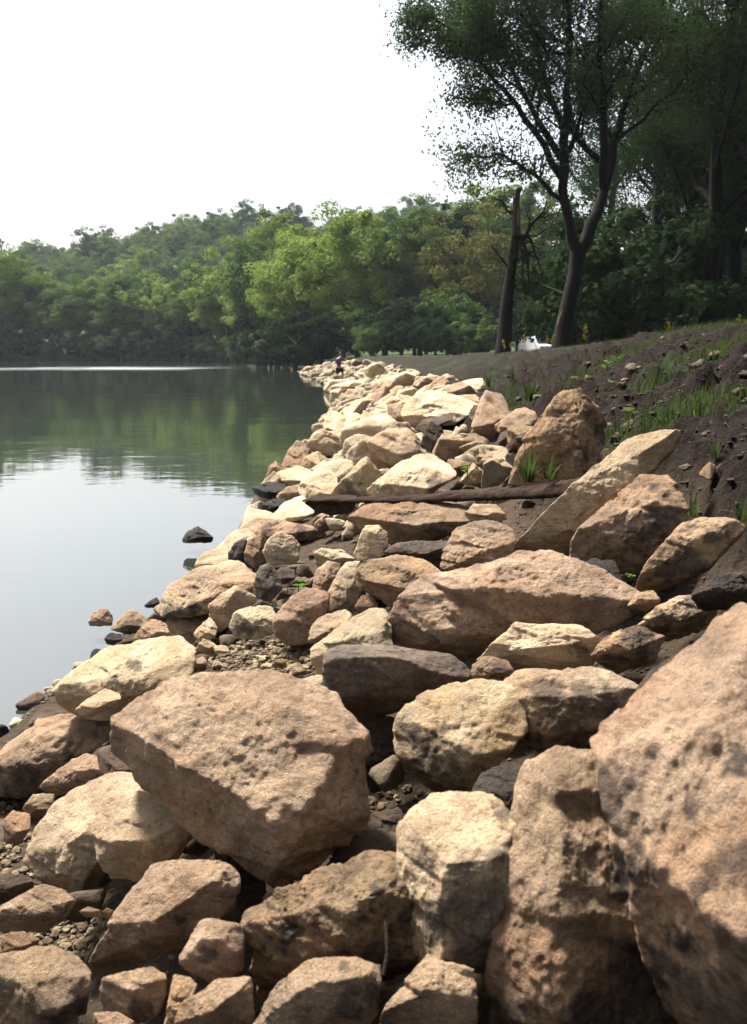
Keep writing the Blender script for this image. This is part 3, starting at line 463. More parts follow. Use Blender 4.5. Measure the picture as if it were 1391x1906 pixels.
# --- the rest of the bank: scattered boulders, largest in view as individuals, others as rubble
from math import pi
def inside(px, py, O):
    x, y = O[:, 0], O[:, 1]; x2, y2 = np.roll(x, -1), np.roll(y, -1); c = ((y > py) != (y2 > py)) & (px < (x2-x)*(py-y)/(y2-y+1e-9)+x); return c.sum() % 2 == 1
cand = []
def throw(n, y0, y1, rmin, rmax, s0=.0, s1=3.0, emb=.35, gap=.75, hid=False, wl=False):
    k = 0; tries = 0
    while k < n and tries < n*12:
        tries += 1; y = y0*(y1/y0)**RNG.random() if y0 > 4 else y0+(y1-y0)*RNG.random(); sv = s0+(s1-s0)*RNG.random(); rad = rmin*(rmax/rmin)**(RNG.random()**1.5); x = shore(y)+sv
        if not hid and not wl and sv-.8*rad < .05 and y < 40: continue
        if sv > s1-.5 and RNG.random() < .5: continue
        if any((x-c[0])**2+(y-c[1])**2 < (gap*(rad+c[3]))**2 for c in cand): continue
        z0 = float(gz(x, y)); zc = max(z0, -.05)+rad*emb*.6; P = np.array([x, y, zc]); px, py, t = proj(P)
        if t < 1.2: continue
        rp = rad*F/t
        if y < 15 and any(tb > (t+.25 if hid else t-.5) and any(inside(px+a*rp, py+b*rp, O) for a, b in ((0, 0), (.7, 0), (-.7, 0), (0, -.8), (0, .6))) for O, tb in HERO): continue
        cand.append((x, y, zc, rad, rp, sv)); k += 1
throw(40, 8.5, 22, .30, .55); throw(130, 12, 82, .30, .72); throw(260, 8.5, 80, .17, .32); throw(700, 7, 82, .10, .2, gap=.6)
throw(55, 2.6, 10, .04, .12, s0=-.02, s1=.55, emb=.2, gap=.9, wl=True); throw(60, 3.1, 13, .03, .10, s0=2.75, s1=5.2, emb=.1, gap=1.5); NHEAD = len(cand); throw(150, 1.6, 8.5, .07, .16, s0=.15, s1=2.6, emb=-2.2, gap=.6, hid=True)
PROTO = []
for k in range(9):
    g = np.random.default_rng(100+k); u = g.normal(size=(13, 3)); u /= np.linalg.norm(u, axis=1)[:, None]; u *= np.array([1.25, .95, .72])*g.uniform(.8, 1.1, (13, 1)); PROTO.append({l: rock_verts(u-u.mean(0), l, 300+k, 18, 1.1, 1.0) for l in (2, 3, 4, 5)})
PM = {}
def zone(y): return 'near the huge corner boulder' if y < 4.6 else 'level with the driftwood' if y < 7.2 else 'just beyond the driftwood' if y < 11 else 'between the driftwood and the dirt-edge slab' if y < 15 else 'beside the grassy dirt slope' if y < 24 else 'halfway to the distant person' if y < 38 else 'near the distant person' if y < 58 else 'on the far point of the rock bank'
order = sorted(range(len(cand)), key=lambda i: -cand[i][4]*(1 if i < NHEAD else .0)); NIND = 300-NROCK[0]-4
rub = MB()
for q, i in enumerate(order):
    x, y, zc, rad, rp, sv = cand[i]; k = int(RNG.integers(9)); rz = RNG.random()*6.283; ti = RNG.normal(0, .3, 2); lvl = 5 if rp > 32 else 4 if rp > 12 else 3
    tone = 'wet' if sv < .22 and RNG.random() < .6 else str(RNG.choice(['white', 'cream', 'tan', 'pink'], p=[.46, .34, .14, .06]))
    if sv > 2.72 and y < 14: tone = str(RNG.choice(['brown', 'tan', 'pink', 'cream'], p=[.4, .3, .2, .1]))
    if q < NIND:
        key = (k, lvl)
        if key not in PM: PM[key] = mesh_np('rock', *PROTO[k][lvl], True, {'stain': np.zeros(len(PROTO[k][lvl][0]))}); PM[key].materials.append(None)
        nm = 'boulder' if rad > .33 else 'rock'; o = obj(nm, PM[key], None, None, (x, y, zc)); o.material_slots[0].link = 'OBJECT'; o.material_slots[0].material = ROCKM[tone]; o.rotation_euler = (ti[0], ti[1], rz); o.scale = (rad,)*3
        size = 'large' if rad > .45 else 'medium' if rad > .27 else 'small'; cn = {'white': 'pale', 'cream': 'cream', 'tan': 'tan', 'pink': 'pinkish', 'wet': 'dark wet', 'brown': 'brown'}[tone]
        lat = 'at the water edge' if sv < .45 else 'in the lower rock bank' if sv < 1.4 else 'in the upper rock bank' if sv < 2.3 else 'along the dirt edge' if sv < 3.1 else 'half buried in the dirt slope'
        L = '%s %s limestone %s %s, %s' % (size, cn, nm, lat, zone(y)); tag(o, L, nm, L)
    else:
        V, Fc = PROTO[k][3 if rp > 9 else 2]; c, s_n = math.cos(rz), math.sin(rz); M = np.array([[c, -s_n, 0], [s_n, c, 0], [0, 0, 1]])
        rub.add(V@M.T*rad+np.array([x, y, zc]), Fc, RNG.uniform(0, .12) if i >= NHEAD or (sv > 2.72 and y < 14) else RNG.uniform(.25, 1))  # hidden filler stones get the darkest tint, painting in the gap shade
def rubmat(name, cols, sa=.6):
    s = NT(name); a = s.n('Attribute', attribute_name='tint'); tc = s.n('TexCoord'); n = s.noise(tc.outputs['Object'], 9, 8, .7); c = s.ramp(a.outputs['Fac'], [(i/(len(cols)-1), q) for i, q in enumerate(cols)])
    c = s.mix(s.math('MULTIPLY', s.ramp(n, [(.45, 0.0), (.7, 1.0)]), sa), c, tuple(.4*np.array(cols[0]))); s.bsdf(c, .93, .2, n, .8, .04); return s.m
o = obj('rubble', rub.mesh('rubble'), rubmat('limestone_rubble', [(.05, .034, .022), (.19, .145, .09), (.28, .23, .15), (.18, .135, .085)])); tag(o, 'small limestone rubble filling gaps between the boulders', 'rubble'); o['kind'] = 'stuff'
# ------------------------------------------------------------------ trees
def leaf_quads(C, N, size, rng, asp=.62):
    """rhombus leaves at C facing N"""
    n = len(C); N = N/(np.linalg.norm(N, axis=1)[:, None]+1e-9); a = np.cross(N, rng.normal(size=(n, 3))); a /= np.linalg.norm(a, axis=1)[:, None]+1e-9; b = np.cross(N, a)
    sz = size*rng.uniform(.6, 1.35, n)[:, None]; V = np.stack([C-a*sz, C-b*sz*asp, C+a*sz, C+b*sz*asp], 1).reshape(-1, 3); return V, np.arange(4*n).reshape(-1, 4)
def crown(seed, rx, rz, zc, ncl, per, leaf, rag=.3, cl=(.09, .22), lean=(0, 0)):
    g = np.random.default_rng(seed); m = MB(); Cs = []; Ns = []; Ts = []
    u = g.normal(size=(ncl, 3)); u /= np.linalg.norm(u, axis=1)[:, None]; rr = np.minimum(g.uniform(.35, 1.0, ncl)**.6*(1+rag*g.normal(0, .45, ncl)), 1.1); low = u[:, 2] < -.55; rr[low] *= .7
    cc = u*rr[:, None]*np.array([rx, rx, rz])+np.array([lean[0], lean[1], zc]); hl = (cc[:, 2]-zc)/rz
    for c, e, d in zip(cc, g.uniform(cl[0], cl[1], ncl), u):
        k = int(per*g.uniform(.6, 1.4)); v = g.normal(size=(k, 3)); v /= np.linalg.norm(v, axis=1)[:, None]; q = g.uniform(.35, 1.1, k)**.5
        Cs.append(c+v*q[:, None]*rx*e*np.array([1.15, 1.15, .8])); Ns.append(v*.8+d*.4+np.array([0, 0, .5])+g.normal(0, .5, (k, 3))); Ts.append(np.full(k*4, g.random())*.75+g.random(k*4)*.25)
    V, Fq = leaf_quads(np.concatenate(Cs), np.concatenate(Ns), leaf, g); m.add(V, Fq, np.concatenate(Ts)); return m.mesh('crown', False), cc
def far_tree(seed, h, rx, mat, leaf=.2, ncl=102, per=93, trunk=.25, lowc=.2, bmat=BARKFAR, rag=.3, name='deciduous_tree'):
    g = np.random.default_rng(seed); rz = h*(1-lowc)/2; zc = h*lowc+rz; root = empty(name, (0, 0, 0)); me, cc = crown(seed, rx, rz, zc, ncl, per, leaf, rag)
    b = MB(); zz = np.linspace(-.3, zc+rz*.5, 8); P = np.stack([np.cumsum(g.normal(0, .12, 8)), np.cumsum(g.normal(0, .12, 8)), zz], 1); P[0, :2] = 0; b.tube(P, np.linspace(trunk, trunk*.3, 8), 7)
    for i in g.permutation(len(cc))[:14]:
        a = P[int(np.clip(np.searchsorted(zz, cc[i][2]-rz*.45), 2, 6))]; mid = (a+cc[i])/2+g.normal(0, .25, 3); b.tube([a, mid, cc[i]], [trunk*.38, trunk*.22, trunk*.06], 5)
    obj('trunk', b.mesh('trunk'), bmat, root); obj('crown', me, mat, root); return root
LEAF = {'spring': leafmat('spring_green_leaves', (.07, .115, .02), (.18, .235, .055), .35), 'mid': leafmat('mid_green_leaves', (.036, .07, .018), (.095, .14, .038), .3),
        'grey': leafmat('grey_budding_leaves', (.045, .06, .032), (.095, .11, .06), .25), 'deep': leafmat('dark_green_leaves', (.008, .017, .007), (.022, .036, .014), .25), 'olive': leafmat('olive_yellow_leaves', (.06, .062, .017), (.11, .108, .032), .35),
        'shade': leafmat('shaded_wood_leaves', (.008, .016, .006), (.022, .036, .012), .3)}
# far prototypes
PT = {}
def place(kind, protos, x, y, sc, label, group):
    k = protos[int(RNG.integers(len(protos)))]; zz = float(gz(x, y)); z0 = max(zz, .05)-.1; rz = RNG.random()*6.28; s3 = (sc*RNG.uniform(.9, 1.12), sc*RNG.uniform(.9, 1.12), sc*RNG.uniform(.92, 1.1))
    if k not in PT:
        kind_, seed, h, rx, mat, kw = SPEC[k]; PT[k] = far_tree(seed, h, rx, LEAF[mat], **kw); o = PT[k]; o.location = (x, y, z0); o.rotation_euler = (0, 0, rz); o.scale = s3
    else: o = copy_tree(PT[k], (x, y, z0), rz, s3)
    return tag(o, label, 'tree', group)
SPEC = {'sp1': ('', 11, 13, 5.2, 'spring', dict(ncl=144, per=157, leaf=0.136)), 'sp2': ('', 12, 14, 4.8, 'spring', dict(ncl=136, per=157, leaf=0.136, rag=.4)), 'md1': ('', 13, 13, 5.0, 'mid', dict(ncl=136, per=157, leaf=0.144)), 'md2': ('', 14, 15, 4.6, 'mid', dict(ncl=136, per=148, leaf=0.144, rag=.45)),
        'gy1': ('', 15, 12, 4.6, 'grey', dict(ncl=119, per=102, leaf=0.128, rag=.45)), 'dp1': ('', 16, 14, 4.6, 'deep', dict(ncl=136, per=157, leaf=0.160)), 'dp2': ('', 17, 17, 4.4, 'deep', dict(ncl=153, per=148, leaf=0.160, rag=.4)), 'ol1': ('', 18, 11, 4.2, 'olive', dict(ncl=119, per=120, leaf=0.120, rag=.4)),
        'bs1': ('', 19, 5, 3.4, 'mid', dict(ncl=76, per=120, leaf=0.120, lowc=.02, name='bank_shrub')), 'bs2': ('', 20, 5, 3.2, 'grey', dict(ncl=76, per=102, leaf=0.120, lowc=.02, name='bank_shrub')), 'bs3': ('', 23, 5, 3.4, 'deep', dict(ncl=76, per=120, leaf=0.120, lowc=.02, name='bank_shrub'))}
def pos(px, t): return (px-IW/2)/F*t, t*math.cos(PITCH)*1.0
MIXN = {'sp': 'bright spring-green', 'md': 'mid-green', 'gy': 'grey budding', 'dp': 'dark green', 'ol': 'olive-yellow', 'bs': 'low'}
# wooded hill behind the river
for i in range(220):
    az = RNG.uniform(-.43, .10) if i < 120 else -.42+.52*((i-120)%60)/59; y = RNG.uniform(232, 330) if i < 120 else RNG.uniform(318, 362); x = az*y
    if x < shore(y)+3: continue
    k = str(RNG.choice(['md1', 'md2', 'gy1', 'sp1', 'dp1', 'sp2'], p=[.22, .2, .26, .14, .1, .08])); o = place('', [k], x, y, RNG.uniform(.85, 1.2), '', '')
    side = 'left shoulder' if az < -.2 else 'middle' if az < -.02 else 'right side'; band_ = 'lower slope' if y < 265 else 'upper slope' if y < 325 else 'skyline'
    o['label'] = '%s tree on the %s of the wooded hill, %s' % (MIXN[k[:2]], side, band_); o['group'] = o['label']
# trees along the far bank
def bank_t(px):
    yy_ = np.linspace(86, 230, 600); d_ = (px-IW/2)/F*yy_-shore(yy_); b_ = np.nonzero(d_ > 0)[0]; return float(yy_[b_[0]]) if len(b_) else 190.0
for px in np.arange(-60, 545, 24):
    t = bank_t(px)+RNG.uniform(3, 12); x, y = pos(px+RNG.uniform(-8, 8), t); k = str(RNG.choice(['md1', 'sp2', 'gy1', 'md2', 'sp1', 'dp1'], p=[.28, .12, .22, .2, .1, .08]))
    x = max(x, float(shore(y))+2); L = '%s tree at the far bank waterline %s' % (MIXN[k[:2]], 'in the left part of the picture' if px < 200 else 'across the middle of the river' if px < 400 else 'left of the big bright willow-like tree')
    place('', [k], x, y, RNG.uniform(.75, 1.05)*(1.25 if px < 60 else 1), L, L)
for px in np.arange(-40, 560, 19):
    t = bank_t(px)+RNG.uniform(.5, 2.5); x, y = pos(px+RNG.uniform(-6, 6), t); x = max(x, float(shore(y))+.3); k = str(RNG.choice(['bs1', 'bs2', 'bs3']))
    L = '%s shrub hanging over the far waterline %s' % ({'bs1': 'green', 'bs2': 'greyish', 'bs3': 'dark'}[k], 'at left' if px < 200 else 'in the middle' if px < 400 else 'near the dark mound'); o = place('', [k], x, y, RNG.uniform(.7, 1.2), L, L); o['category'] = 'shrub'
# the middle group beyond the end of the rock bank, placed one by one: px, depth, kind, scale, label
MIDT = [(35, bank_t(35)+4, 'sp1', 1.35, 'tall leafy tree at the left picture edge across the river'), (640, 104, 'sp1', 1.15, 'big bright willow-like tree beyond the end of the rock bank'), (560, 112, 'sp2', 1.0, 'bright green tree just left of the big willow-like tree'), (470, 132, 'md1', 1.18, 'tall mid-green tree above the far bank with grass strip'), (430, 150, 'sp1', 1.15, 'bright tree left of the tall mid-green tree'), (520, 142, 'sp2', 1.28, 'loose tall tree with a bare leader showing above its neighbours'),
        (715, 112, 'md1', 1.1, 'mid-green tree right of the big willow-like tree'), (770, 104, 'md2', .95, 'mid-green tree above the far end of the dirt slope'), (745, 136, 'sp1', 1.2, 'bright tree rising behind the mid-green trees'), (690, 142, 'md2', 1.12, 'tall tree behind the big willow-like tree'), (610, 146, 'sp2', 1.15, 'spring-green tree on the rise behind the willow-like tree'),
        (880, 98, 'ol1', 1.2, 'olive-yellow tree left of the broken snag'), (830, 118, 'dp2', 1.05, 'dark tree left of the olive-yellow tree'), (835, 138, 'sp1', 1.4, 'tall spring-green tree behind the olive-yellow tree'), (900, 140, 'sp2', 1.45, 'spring-green tree topping the treeline left of the snag'), (955, 120, 'md2', 1.25, 'mid-green tree directly behind the broken snag'), (1010, 128, 'ol1', 1.6, 'olive tree seen between the two leaning trunks'),
        (790, 150, 'sp2', 1.35, 'light green tree on the skyline above the dirt slope'), (940, 150, 'md1', 1.55, 'green crown behind the top of the snag'), (572, 92, 'bs3', .42, 'dark bushy mound at the water edge beyond the rock point'), (690, 87, 'bs1', .55, 'low green shrub at the far end of the rock bank'), (745, 86, 'bs3', .6, 'low dark shrub above the far dirt slope'), (805, 85, 'bs3', .65, 'low dark shrub left of the green field shrub'), (865, 86, 'bs1', .65, 'low green field shrub below the olive-yellow tree'), (890, 90, 'bs3', .6, 'low dark shrub just left of the snag foot'), (600, 94, 'bs3', .8, 'dark shrub near the distant person'), (665, 96, 'bs1', .9, 'green shrub under the big willow-like tree'), (720, 93, 'bs3', 1.0, 'dark shrub at the far end of the dirt slope'), (780, 92, 'bs3', 1.1, 'dark shrub right of the far grass strip'), (840, 90, 'bs1', 1.1, 'green shrub left of the olive-yellow tree'), (900, 96, 'bs3', 1.2, 'dark shrub behind the left trunk'), (520, 122, 'bs1', 1.0, 'green shrub on the bank left of the dark mound'), (470, 130, 'bs3', 1.0, 'dark shrub in front of the tall mid-green tree')]
for px, t, k, sc, L in MIDT:
    x, y = pos(px, t); x = max(x, float(shore(y))+1.0); o = place('', [k], x, y, sc, L, None); o['group'] = 'trees and shrubs beyond the rock bank'
    if k[:2] == 'bs': o['category'] = 'shrub'
# branching trees for the near wood
class Branchy:
    def __init__(s, seed, leaf=.05, per=26, lspread=.35): s.g = np.random.default_rng(seed); s.b = MB(); s.C = []; s.leaf = leaf; s.per = per; s.ls = lspread
    def limb(s, P, r0, r1, kids, lvl, n=8, klen=(.4, .7), a=0.0, up=.25):
        """polyline limb with kids"""
        P = np.asarray(P, float); g = s.g; L = np.concatenate([[0], np.cumsum(np.linalg.norm(np.diff(P, axis=0), axis=1))]); m = max(4, int(L[-1]/(.45 if lvl < 2 else .25))); u = np.linspace(0, L[-1], m); Q = np.stack([np.interp(u, L, P[:, i]) for i in range(3)], 1)
        Q[1:-1] += g.normal(0, .035*(r0/.2)**.3, (m-2, 3)); s.b.tube(Q, r0+(r1-r0)*np.linspace(0, 1, m)**.8, max(4, n), a, True)
        if lvl >= 3: s.leafy(Q); return
        for _ in range(kids):
            f = g.uniform(.3 if lvl < 2 else .15, 1.0); i = min(int(f*(m-1)), m-2); T = Q[i+1]-Q[i]; T /= np.linalg.norm(T)+1e-9; d = np.cross(T, g.normal(size=3)); d /= np.linalg.norm(d)+1e-9; d = d*.85+T*.5+np.array([0, 0, up]); d /= np.linalg.norm(d)
            ln = L[-1]*g.uniform(*klen)*(1.1-.45*f); ln = max(ln, .35); kn = 4; pts = [Q[i]]; dd = d.copy()
            for q in range(kn): dd = dd+g.normal(0, .16, 3)+np.array([0, 0, .05]); dd /= np.linalg.norm(dd); pts.append(pts[-1]+dd*ln/kn)
            rr = (r0+(r1-r0)*f)*.55; s.limb(pts, rr, max(rr*.3, .004), [0, 7, 5][min(lvl, 2)], lvl+1, n-2, klen, a, up)
        if lvl == 2: s.leafy(Q[m//3:])
        if lvl == 1: s.leafy(Q[-max(2, m//4):]); s.leafy(Q[-max(2, m//6):])
    def leafy(s, Q):
        g = s.g; k = s.per; i = g.integers(0, len(Q), k); s.C.append(Q[i]+g.normal(0, s.ls, (k, 3))*np.array([1, 1, .7]))
    def build(s, name, loc, lm, bm, label, group=None):
        root = empty(name, loc); tm = s.b.mesh('trunk'); q = np.empty(len(tm.vertices)*3, np.float32); tm.vertices.foreach_get('co', q); q = q.reshape(-1, 3); q = q+np.stack([noise(q*np.array([2.2, 2.2, 1.1])+o_, 3) for o_ in (0, 9, 17)], 1)*.05; tm.vertices.foreach_set('co', q.astype(np.float32).ravel()); tm.update(); obj('trunk', tm, bm, root)
        if s.C:
            C = np.concatenate(s.C); V, Fq = leaf_quads(C, s.g.normal(size=C.shape)+np.array([0, 0, .6]), s.leaf, s.g, .5); m = MB(); m.add(V, Fq, np.repeat(s.g.random(len(C)), 4)); obj('crown', m.mesh('crown', False), lm, root)
        return tag(root, label, 'tree', group)
def pl(t, pts, base, dep=0.0):
    """pixel polyline at depth t -> points about base"""
    P = np.array([at(np.float64(a), np.float64(b), t+(c[0] if c else 0)) for a, b, *c in pts]); return P-base
# forked tree
TB = 30.0; x, y = pos(1045, TB); base = np.array([x, y, float(gz(x, y))]); T = Branchy(41, .055, 130, .29)
tr = [(1043, 660), (1045, 640), (1052, 600), (1062, 550), (1071, 510), (1076, 470)]
Pt = pl(TB, tr, base); T.b.tube(Pt, [.32, .265, .24, .22, .205, .215], 12, 0.0, False)
T.limb(pl(TB, [(1076, 474), (1060, 420), (1050, 370, -.3), (1046, 300, -.6), (1055, 200, -.6), (1062, 100, -.5), (1058, 0, -.3), (1045, -140)], base), .18, .05, 13, 1, 10, (.26, .5))
T.limb(pl(TB, [(1076, 474), (1100, 420, .2), (1120, 370, .4), (1132, 320, .6), (1150, 230, .8), (1180, 140, 1.0), (1212, 70, 1.2), (1255, -70, 1.4)], base), .19, .05, 12, 1, 10, (.26, .5))
T.limb(pl(TB, [(1122, 350, .4), (1123, 300, 0), (1126, 220, -.5), (1115, 100, -1.0), (1122, -60, -1.2)], base), .15, .04, 9, 1, 8, (.3, .55))
T.limb(pl(TB, [(1116, 300, .3), (1092, 275, .2), (1062, 240, 0), (1010, 170, -.4)], base), .11, .03, 8, 2, 8, (.3, .6))
T.limb(pl(TB, [(1047, 330, -.4), (1000, 250, -.6), (935, 160, -.9), (850, 65, -1.2), (775, 15, -1.4)], base), .12, .02, 14, 1, 8, (.22, .45))
T.limb(pl(TB, [(1050, 385, -.2), (1000, 330, -.5), (940, 290, -.8), (870, 290, -1.0), (830, 310, -1.2)], base), .09, .015, 24, 2, 7, (.25, .45))
T.limb(pl(TB, [(1050, 300, -.4), (985, 200, -.2), (925, 60, 0), (880, -80, .2)], base), .11, .03, 12, 1, 8, (.25, .45))
T.limb(pl(TB, [(1050, 250, -.4), (1000, 100, .4), (975, -60, .9)], base), .1, .03, 9, 1, 8, (.25, .5))
T.limb(pl(TB, [(1142, 180, .8), (1102, 130, .9), (1085, 85, 1.0), (1070, 20, 1.2)], base), .08, .02, 7, 2, 6, (.3, .6))
forked = T.build('forked_tree', base, leafmat('forked_tree_leaves', (.018, .032, .012), (.045, .068, .024), .4), BARK, 'dark forked tree with leaning trunk and pale bark scar on the crest')
m = MB(); sc_p = pl(TB-.37, [(1041, 606), (1044, 594), (1048, 580)], base); m.tube(sc_p, [.05, .085, .04], 6); obj('bark_scar', m.mesh('bark_scar'), plain('exposed_wood', (.06, .034, .018), .9, .1, .3, 8), forked)
# broken snag
TS = 29.0; x, y = pos(938, TS); base = np.array([x, y, float(gz(x, y))]); T = Branchy(57, .045, 10, .25)
Pt = pl(TS, [(935, 665), (938, 640), (940, 610), (943, 580), (946, 545), (951, 510), (957, 475), (961, 440), (961, 415), (964, 390), (962, 372), (966, 350)], base); T.b.tube(Pt[:8], [.25, .205, .185, .175, .165, .155, .145, .135], 12, 0.0, False); T.b.tube(Pt[7:], [.135, .115, .1, .085, .07], 9, .3, True)
T.b.tube(pl(TS, [(964, 392), (966, 368), (971, 340)], base), [.07, .04, .012], 5, .8); T.b.tube(pl(TS, [(960, 395, .05), (957, 372, .05), (956, 358)], base), [.06, .035, .01], 5, .5); T.b.tube(pl(TS, [(966, 420, -.15), (968, 400, -.14), (967, 380, -.1)], base), [.03, .05, .02], 5, .9)
for pts, r_, kd, up_ in [([(957, 470), (975, 440), (992, 415), (1010, 390), (1018, 372)], .1, 9, .1), ([(962, 440), (978, 450, -.3), (985, 500, -.4), (983, 545, -.4)], .08, 9, -.6), ([(960, 450), (985, 440, .3), (1003, 480, .5), (1012, 505, .5), (1010, 540, .5)], .055, 8, -.6), ([(963, 400), (945, 390), (930, 372), (915, 368)], .045, 6, .2), ([(955, 490), (975, 480, -.2), (985, 470, -.3), (1000, 465, -.3)], .06, 6, -.2), ([(950, 505), (930, 470), (915, 455)], .045, 6, .2), ([(960, 445), (972, 470, -.3), (970, 520, -.35), (976, 560, -.3)], .05, 7, -.7)]:
    T.limb(pl(TS, pts, base), r_, .012, kd, 2, 6, (.25, .5), up=up_)
snag = T.build('broken_snag', base, LEAF['deep'], BARK, 'broken snag with splintered pale top and hanging dead branches')
# big trunks and dark wood at right
def big_tree(seed, h, spread, r, nl=9, leaf=.065, per=42, low=.3):
    T = Branchy(seed, leaf, per, .42); g = T.g; top = np.array([g.normal(0, .6), g.normal(0, .6), h*.72]); zz = np.linspace(0, 1, 7)[:, None]; P = top*zz+np.concatenate([np.zeros((1, 3)), g.normal(0, .14, (6, 3))*[1, 1, 0]]); P[0, 2] = -.4
    T.b.tube(P, np.linspace(r, r*.35, 7), 10, 0.0, True)
    for i in range(nl):
        f = low+(1-low)*(i+g.random()*.6)/nl; i0 = min(int(f*6), 5); st = P[i0]+(P[i0+1]-P[i0])*(f*6-i0) if f*6 < 6 else P[6]; a = i*2.4+g.normal(0, .4); ln = spread*g.uniform(.7, 1.1)*(1.15-.5*f); d = np.array([math.cos(a), math.sin(a), .55+.6*f]); pts = [st]
        for q in range(4): d = d+g.normal(0, .12, 3)+np.array([0, 0, .06]); d /= np.linalg.norm(d); pts.append(pts[-1]+d*ln/4)
        T.limb(pts, r*.42*(1.1-.5*f), .03, 7, 1, 8, (.3, .55))
    return T
WOOD = [(77, 17, 6.2, .30, 9), (78, 15, 5.4, .3, 9), (79, 19, 6.5, .30, 10)]; WP = []
WL = [(1350, 41, 1, 1.2, 'dark tree filling the gap right of the massive trunk'), (1228, 52, 1, 1.15, 'dark tree filling the gap left of the massive trunk'), (1290, 36, 2, 1.0, 'massive trunk tree rising out of the top right corner'), (1255, 40, 1, 1.05, 'dark tree standing behind the massive trunk tree'), (1385, 33, 0, 1.1, 'dark tree at the right picture edge'), (1190, 46, 2, .95, 'dark tree right of the forked tree'), (1130, 58, 0, 1.0, 'slim trunk tree seen just right of the forked trunk'), (1330, 48, 1, 1.15, 'dark tree second from the right edge in the back row'), (1420, 46, 2, 1.1, 'dark tree cut by the right edge in the back row'),
      (1300, 72, 1, 1.3, 'dark tall tree at the back of the right wood'), (1500, 34, 1, 1.1, 'dark tree just outside the right edge')]
for px, t, k, sc, L in WL:
    x, y = pos(px, t); x = float(x); zz = float(gz(x, y))
    if len(WP) <= k or WP[k] is None:
        while len(WP) <= k: WP.append(None)
        o = big_tree(WOOD[k][0], *WOOD[k][1:]).build('wood_tree', (x, y, zz), LEAF['shade'], BARK, L); WP[k] = o; o.scale = (sc,)*3
    else: o = copy_tree(WP[k], (x, y, zz), px*.37, sc)
    tag(o, L, 'tree', 'dark trees of the wood on the right')
# understory and back wall of the wood
for i in range(66):
    px = RNG.uniform(985, 1470); t = RNG.uniform(46, 120) if px < 1130 else RNG.uniform(34, 105)
    if px < 1060 and t < 122: t = RNG.uniform(124, 150)
    k = str(RNG.choice(['dp1', 'dp2', 'bs3', 'bs3', 'bs3'])); t = max(t, RNG.uniform(62, 110)) if k != 'bs3' else t; x, y = pos(px, t)
    w_ = ('deep in' if t > 75 else 'at the back of' if t > 55 else 'along the front of')+' the wood '+('just right of the forked trunk' if px < 1140 else 'left of the massive trunk' if px < 1270 else 'right of the massive trunk' if px < 1380 else 'at the right picture edge')
    L = ('dark undergrowth shrub %s' if k == 'bs3' else 'dark full-crowned tree %s') % w_; o = place('', [k], x, y, RNG.uniform(.5, .7) if k != 'bs3' else RNG.uniform(.8, 1.3), L, L)
    if k == 'bs3': o['category'] = 'shrub'
# ------------------------------------------------------------------ driftwood beam
def gpt(px, py, up=0.0, t=None):
    t = t or tground(px, py); P = at(np.float64(px), np.float64(py), t); return np.array([P[0], P[1], P[2]+up])
WOODM = NT('wet_driftwood'); s = WOODM; tc = s.n('TexCoord'); mp = s.n('Mapping'); mp.inputs['Scale'].default_value = (2, 30, 30); s.l(tc.outputs['Object'], mp.inputs[0]); n = s.noise(mp.outputs[0], 1.2, 8, .7)
s.bsdf(s.mix(s.ramp(n, [(.35, 0.0), (.7, 1.0)]), (.010, .0065, .005), (.05, .032, .022)), .95, .05, n, .9, .02)
top = [(563, 932, 6.0), (600, 926, 5.95), (680, 927, 5.85), (760, 924, 5.75), (850, 915, 5.6), (950, 908, 5.35), (1030, 900, 5.1), (1100, 890, 4.85)]; wid = [.005, .011, .013, .018, .024, .028, .031, .028]
Pd = np.array([at(np.float64(a), np.float64(b), c) for a, b, c in top]); base = Pd.mean(0)
u = np.linspace(0, 7, 40); Q = np.stack([np.interp(u, np.arange(8), Pd[:, i]) for i in range(3)], 1)-base; wd = np.interp(u, np.arange(8), wid); sec = np.array([(-.5, 1.1), (.5, .9), (.95, .2), (.8, -.9), (-.1, -1.15), (-.9, -.7), (-1, .3)]); ax = np.array([0, 1., .25]); ax /= np.linalg.norm(ax); uz = np.array([0, -.25, 1.]); uz /= np.linalg.norm(uz)
V = Q[:, None]+(sec[None, :, :1]*ax*2.6+sec[None, :, 1:]*uz*.85)*wd[:, None, None]; V = V.reshape(-1, 3)-uz*np.repeat(wd, 7)[:, None]; V += noise(V*9, 4)[:, None]*.012*uz+noise(V*22, 5)[:, None]*.006*ax
i = np.arange(39)[:, None]*7; j = np.arange(7)[None]; Fq = np.stack([i+j, i+(j+1) % 7, i+7+(j+1) % 7, i+7+j], -1).reshape(-1, 4); m = MB(); m.add(V, Fq); k = len(V); m.add(np.concatenate([V[-7:], V[-7:].mean(0)[None]]), [[q, (q+1) % 7, 7] for q in range(7)]); m.add(np.concatenate([V[:7], V[:7].mean(0)[None]]), [[(q+1) % 7, q, 7] for q in range(7)])
beam = empty('driftwood_beam', base); obj('beam', m.mesh('beam'), WOODM.m, beam); tag(beam, 'long dark driftwood beam lying across the rocks', 'driftwood')
m = MB(); pts = [(566, 936, 6.05), (585, 930, 6.0), (655, 934, 5.9), (652, 956, 5.9), (615, 960, 5.95), (585, 950, 6.02)]; A = np.array([at(np.float64(a), np.float64(b), c) for a, b, c in pts])-base; B = A+np.array([.03, .12, .02]); n6 = 6  # added dark board standing in for the shaded gap beneath the beam
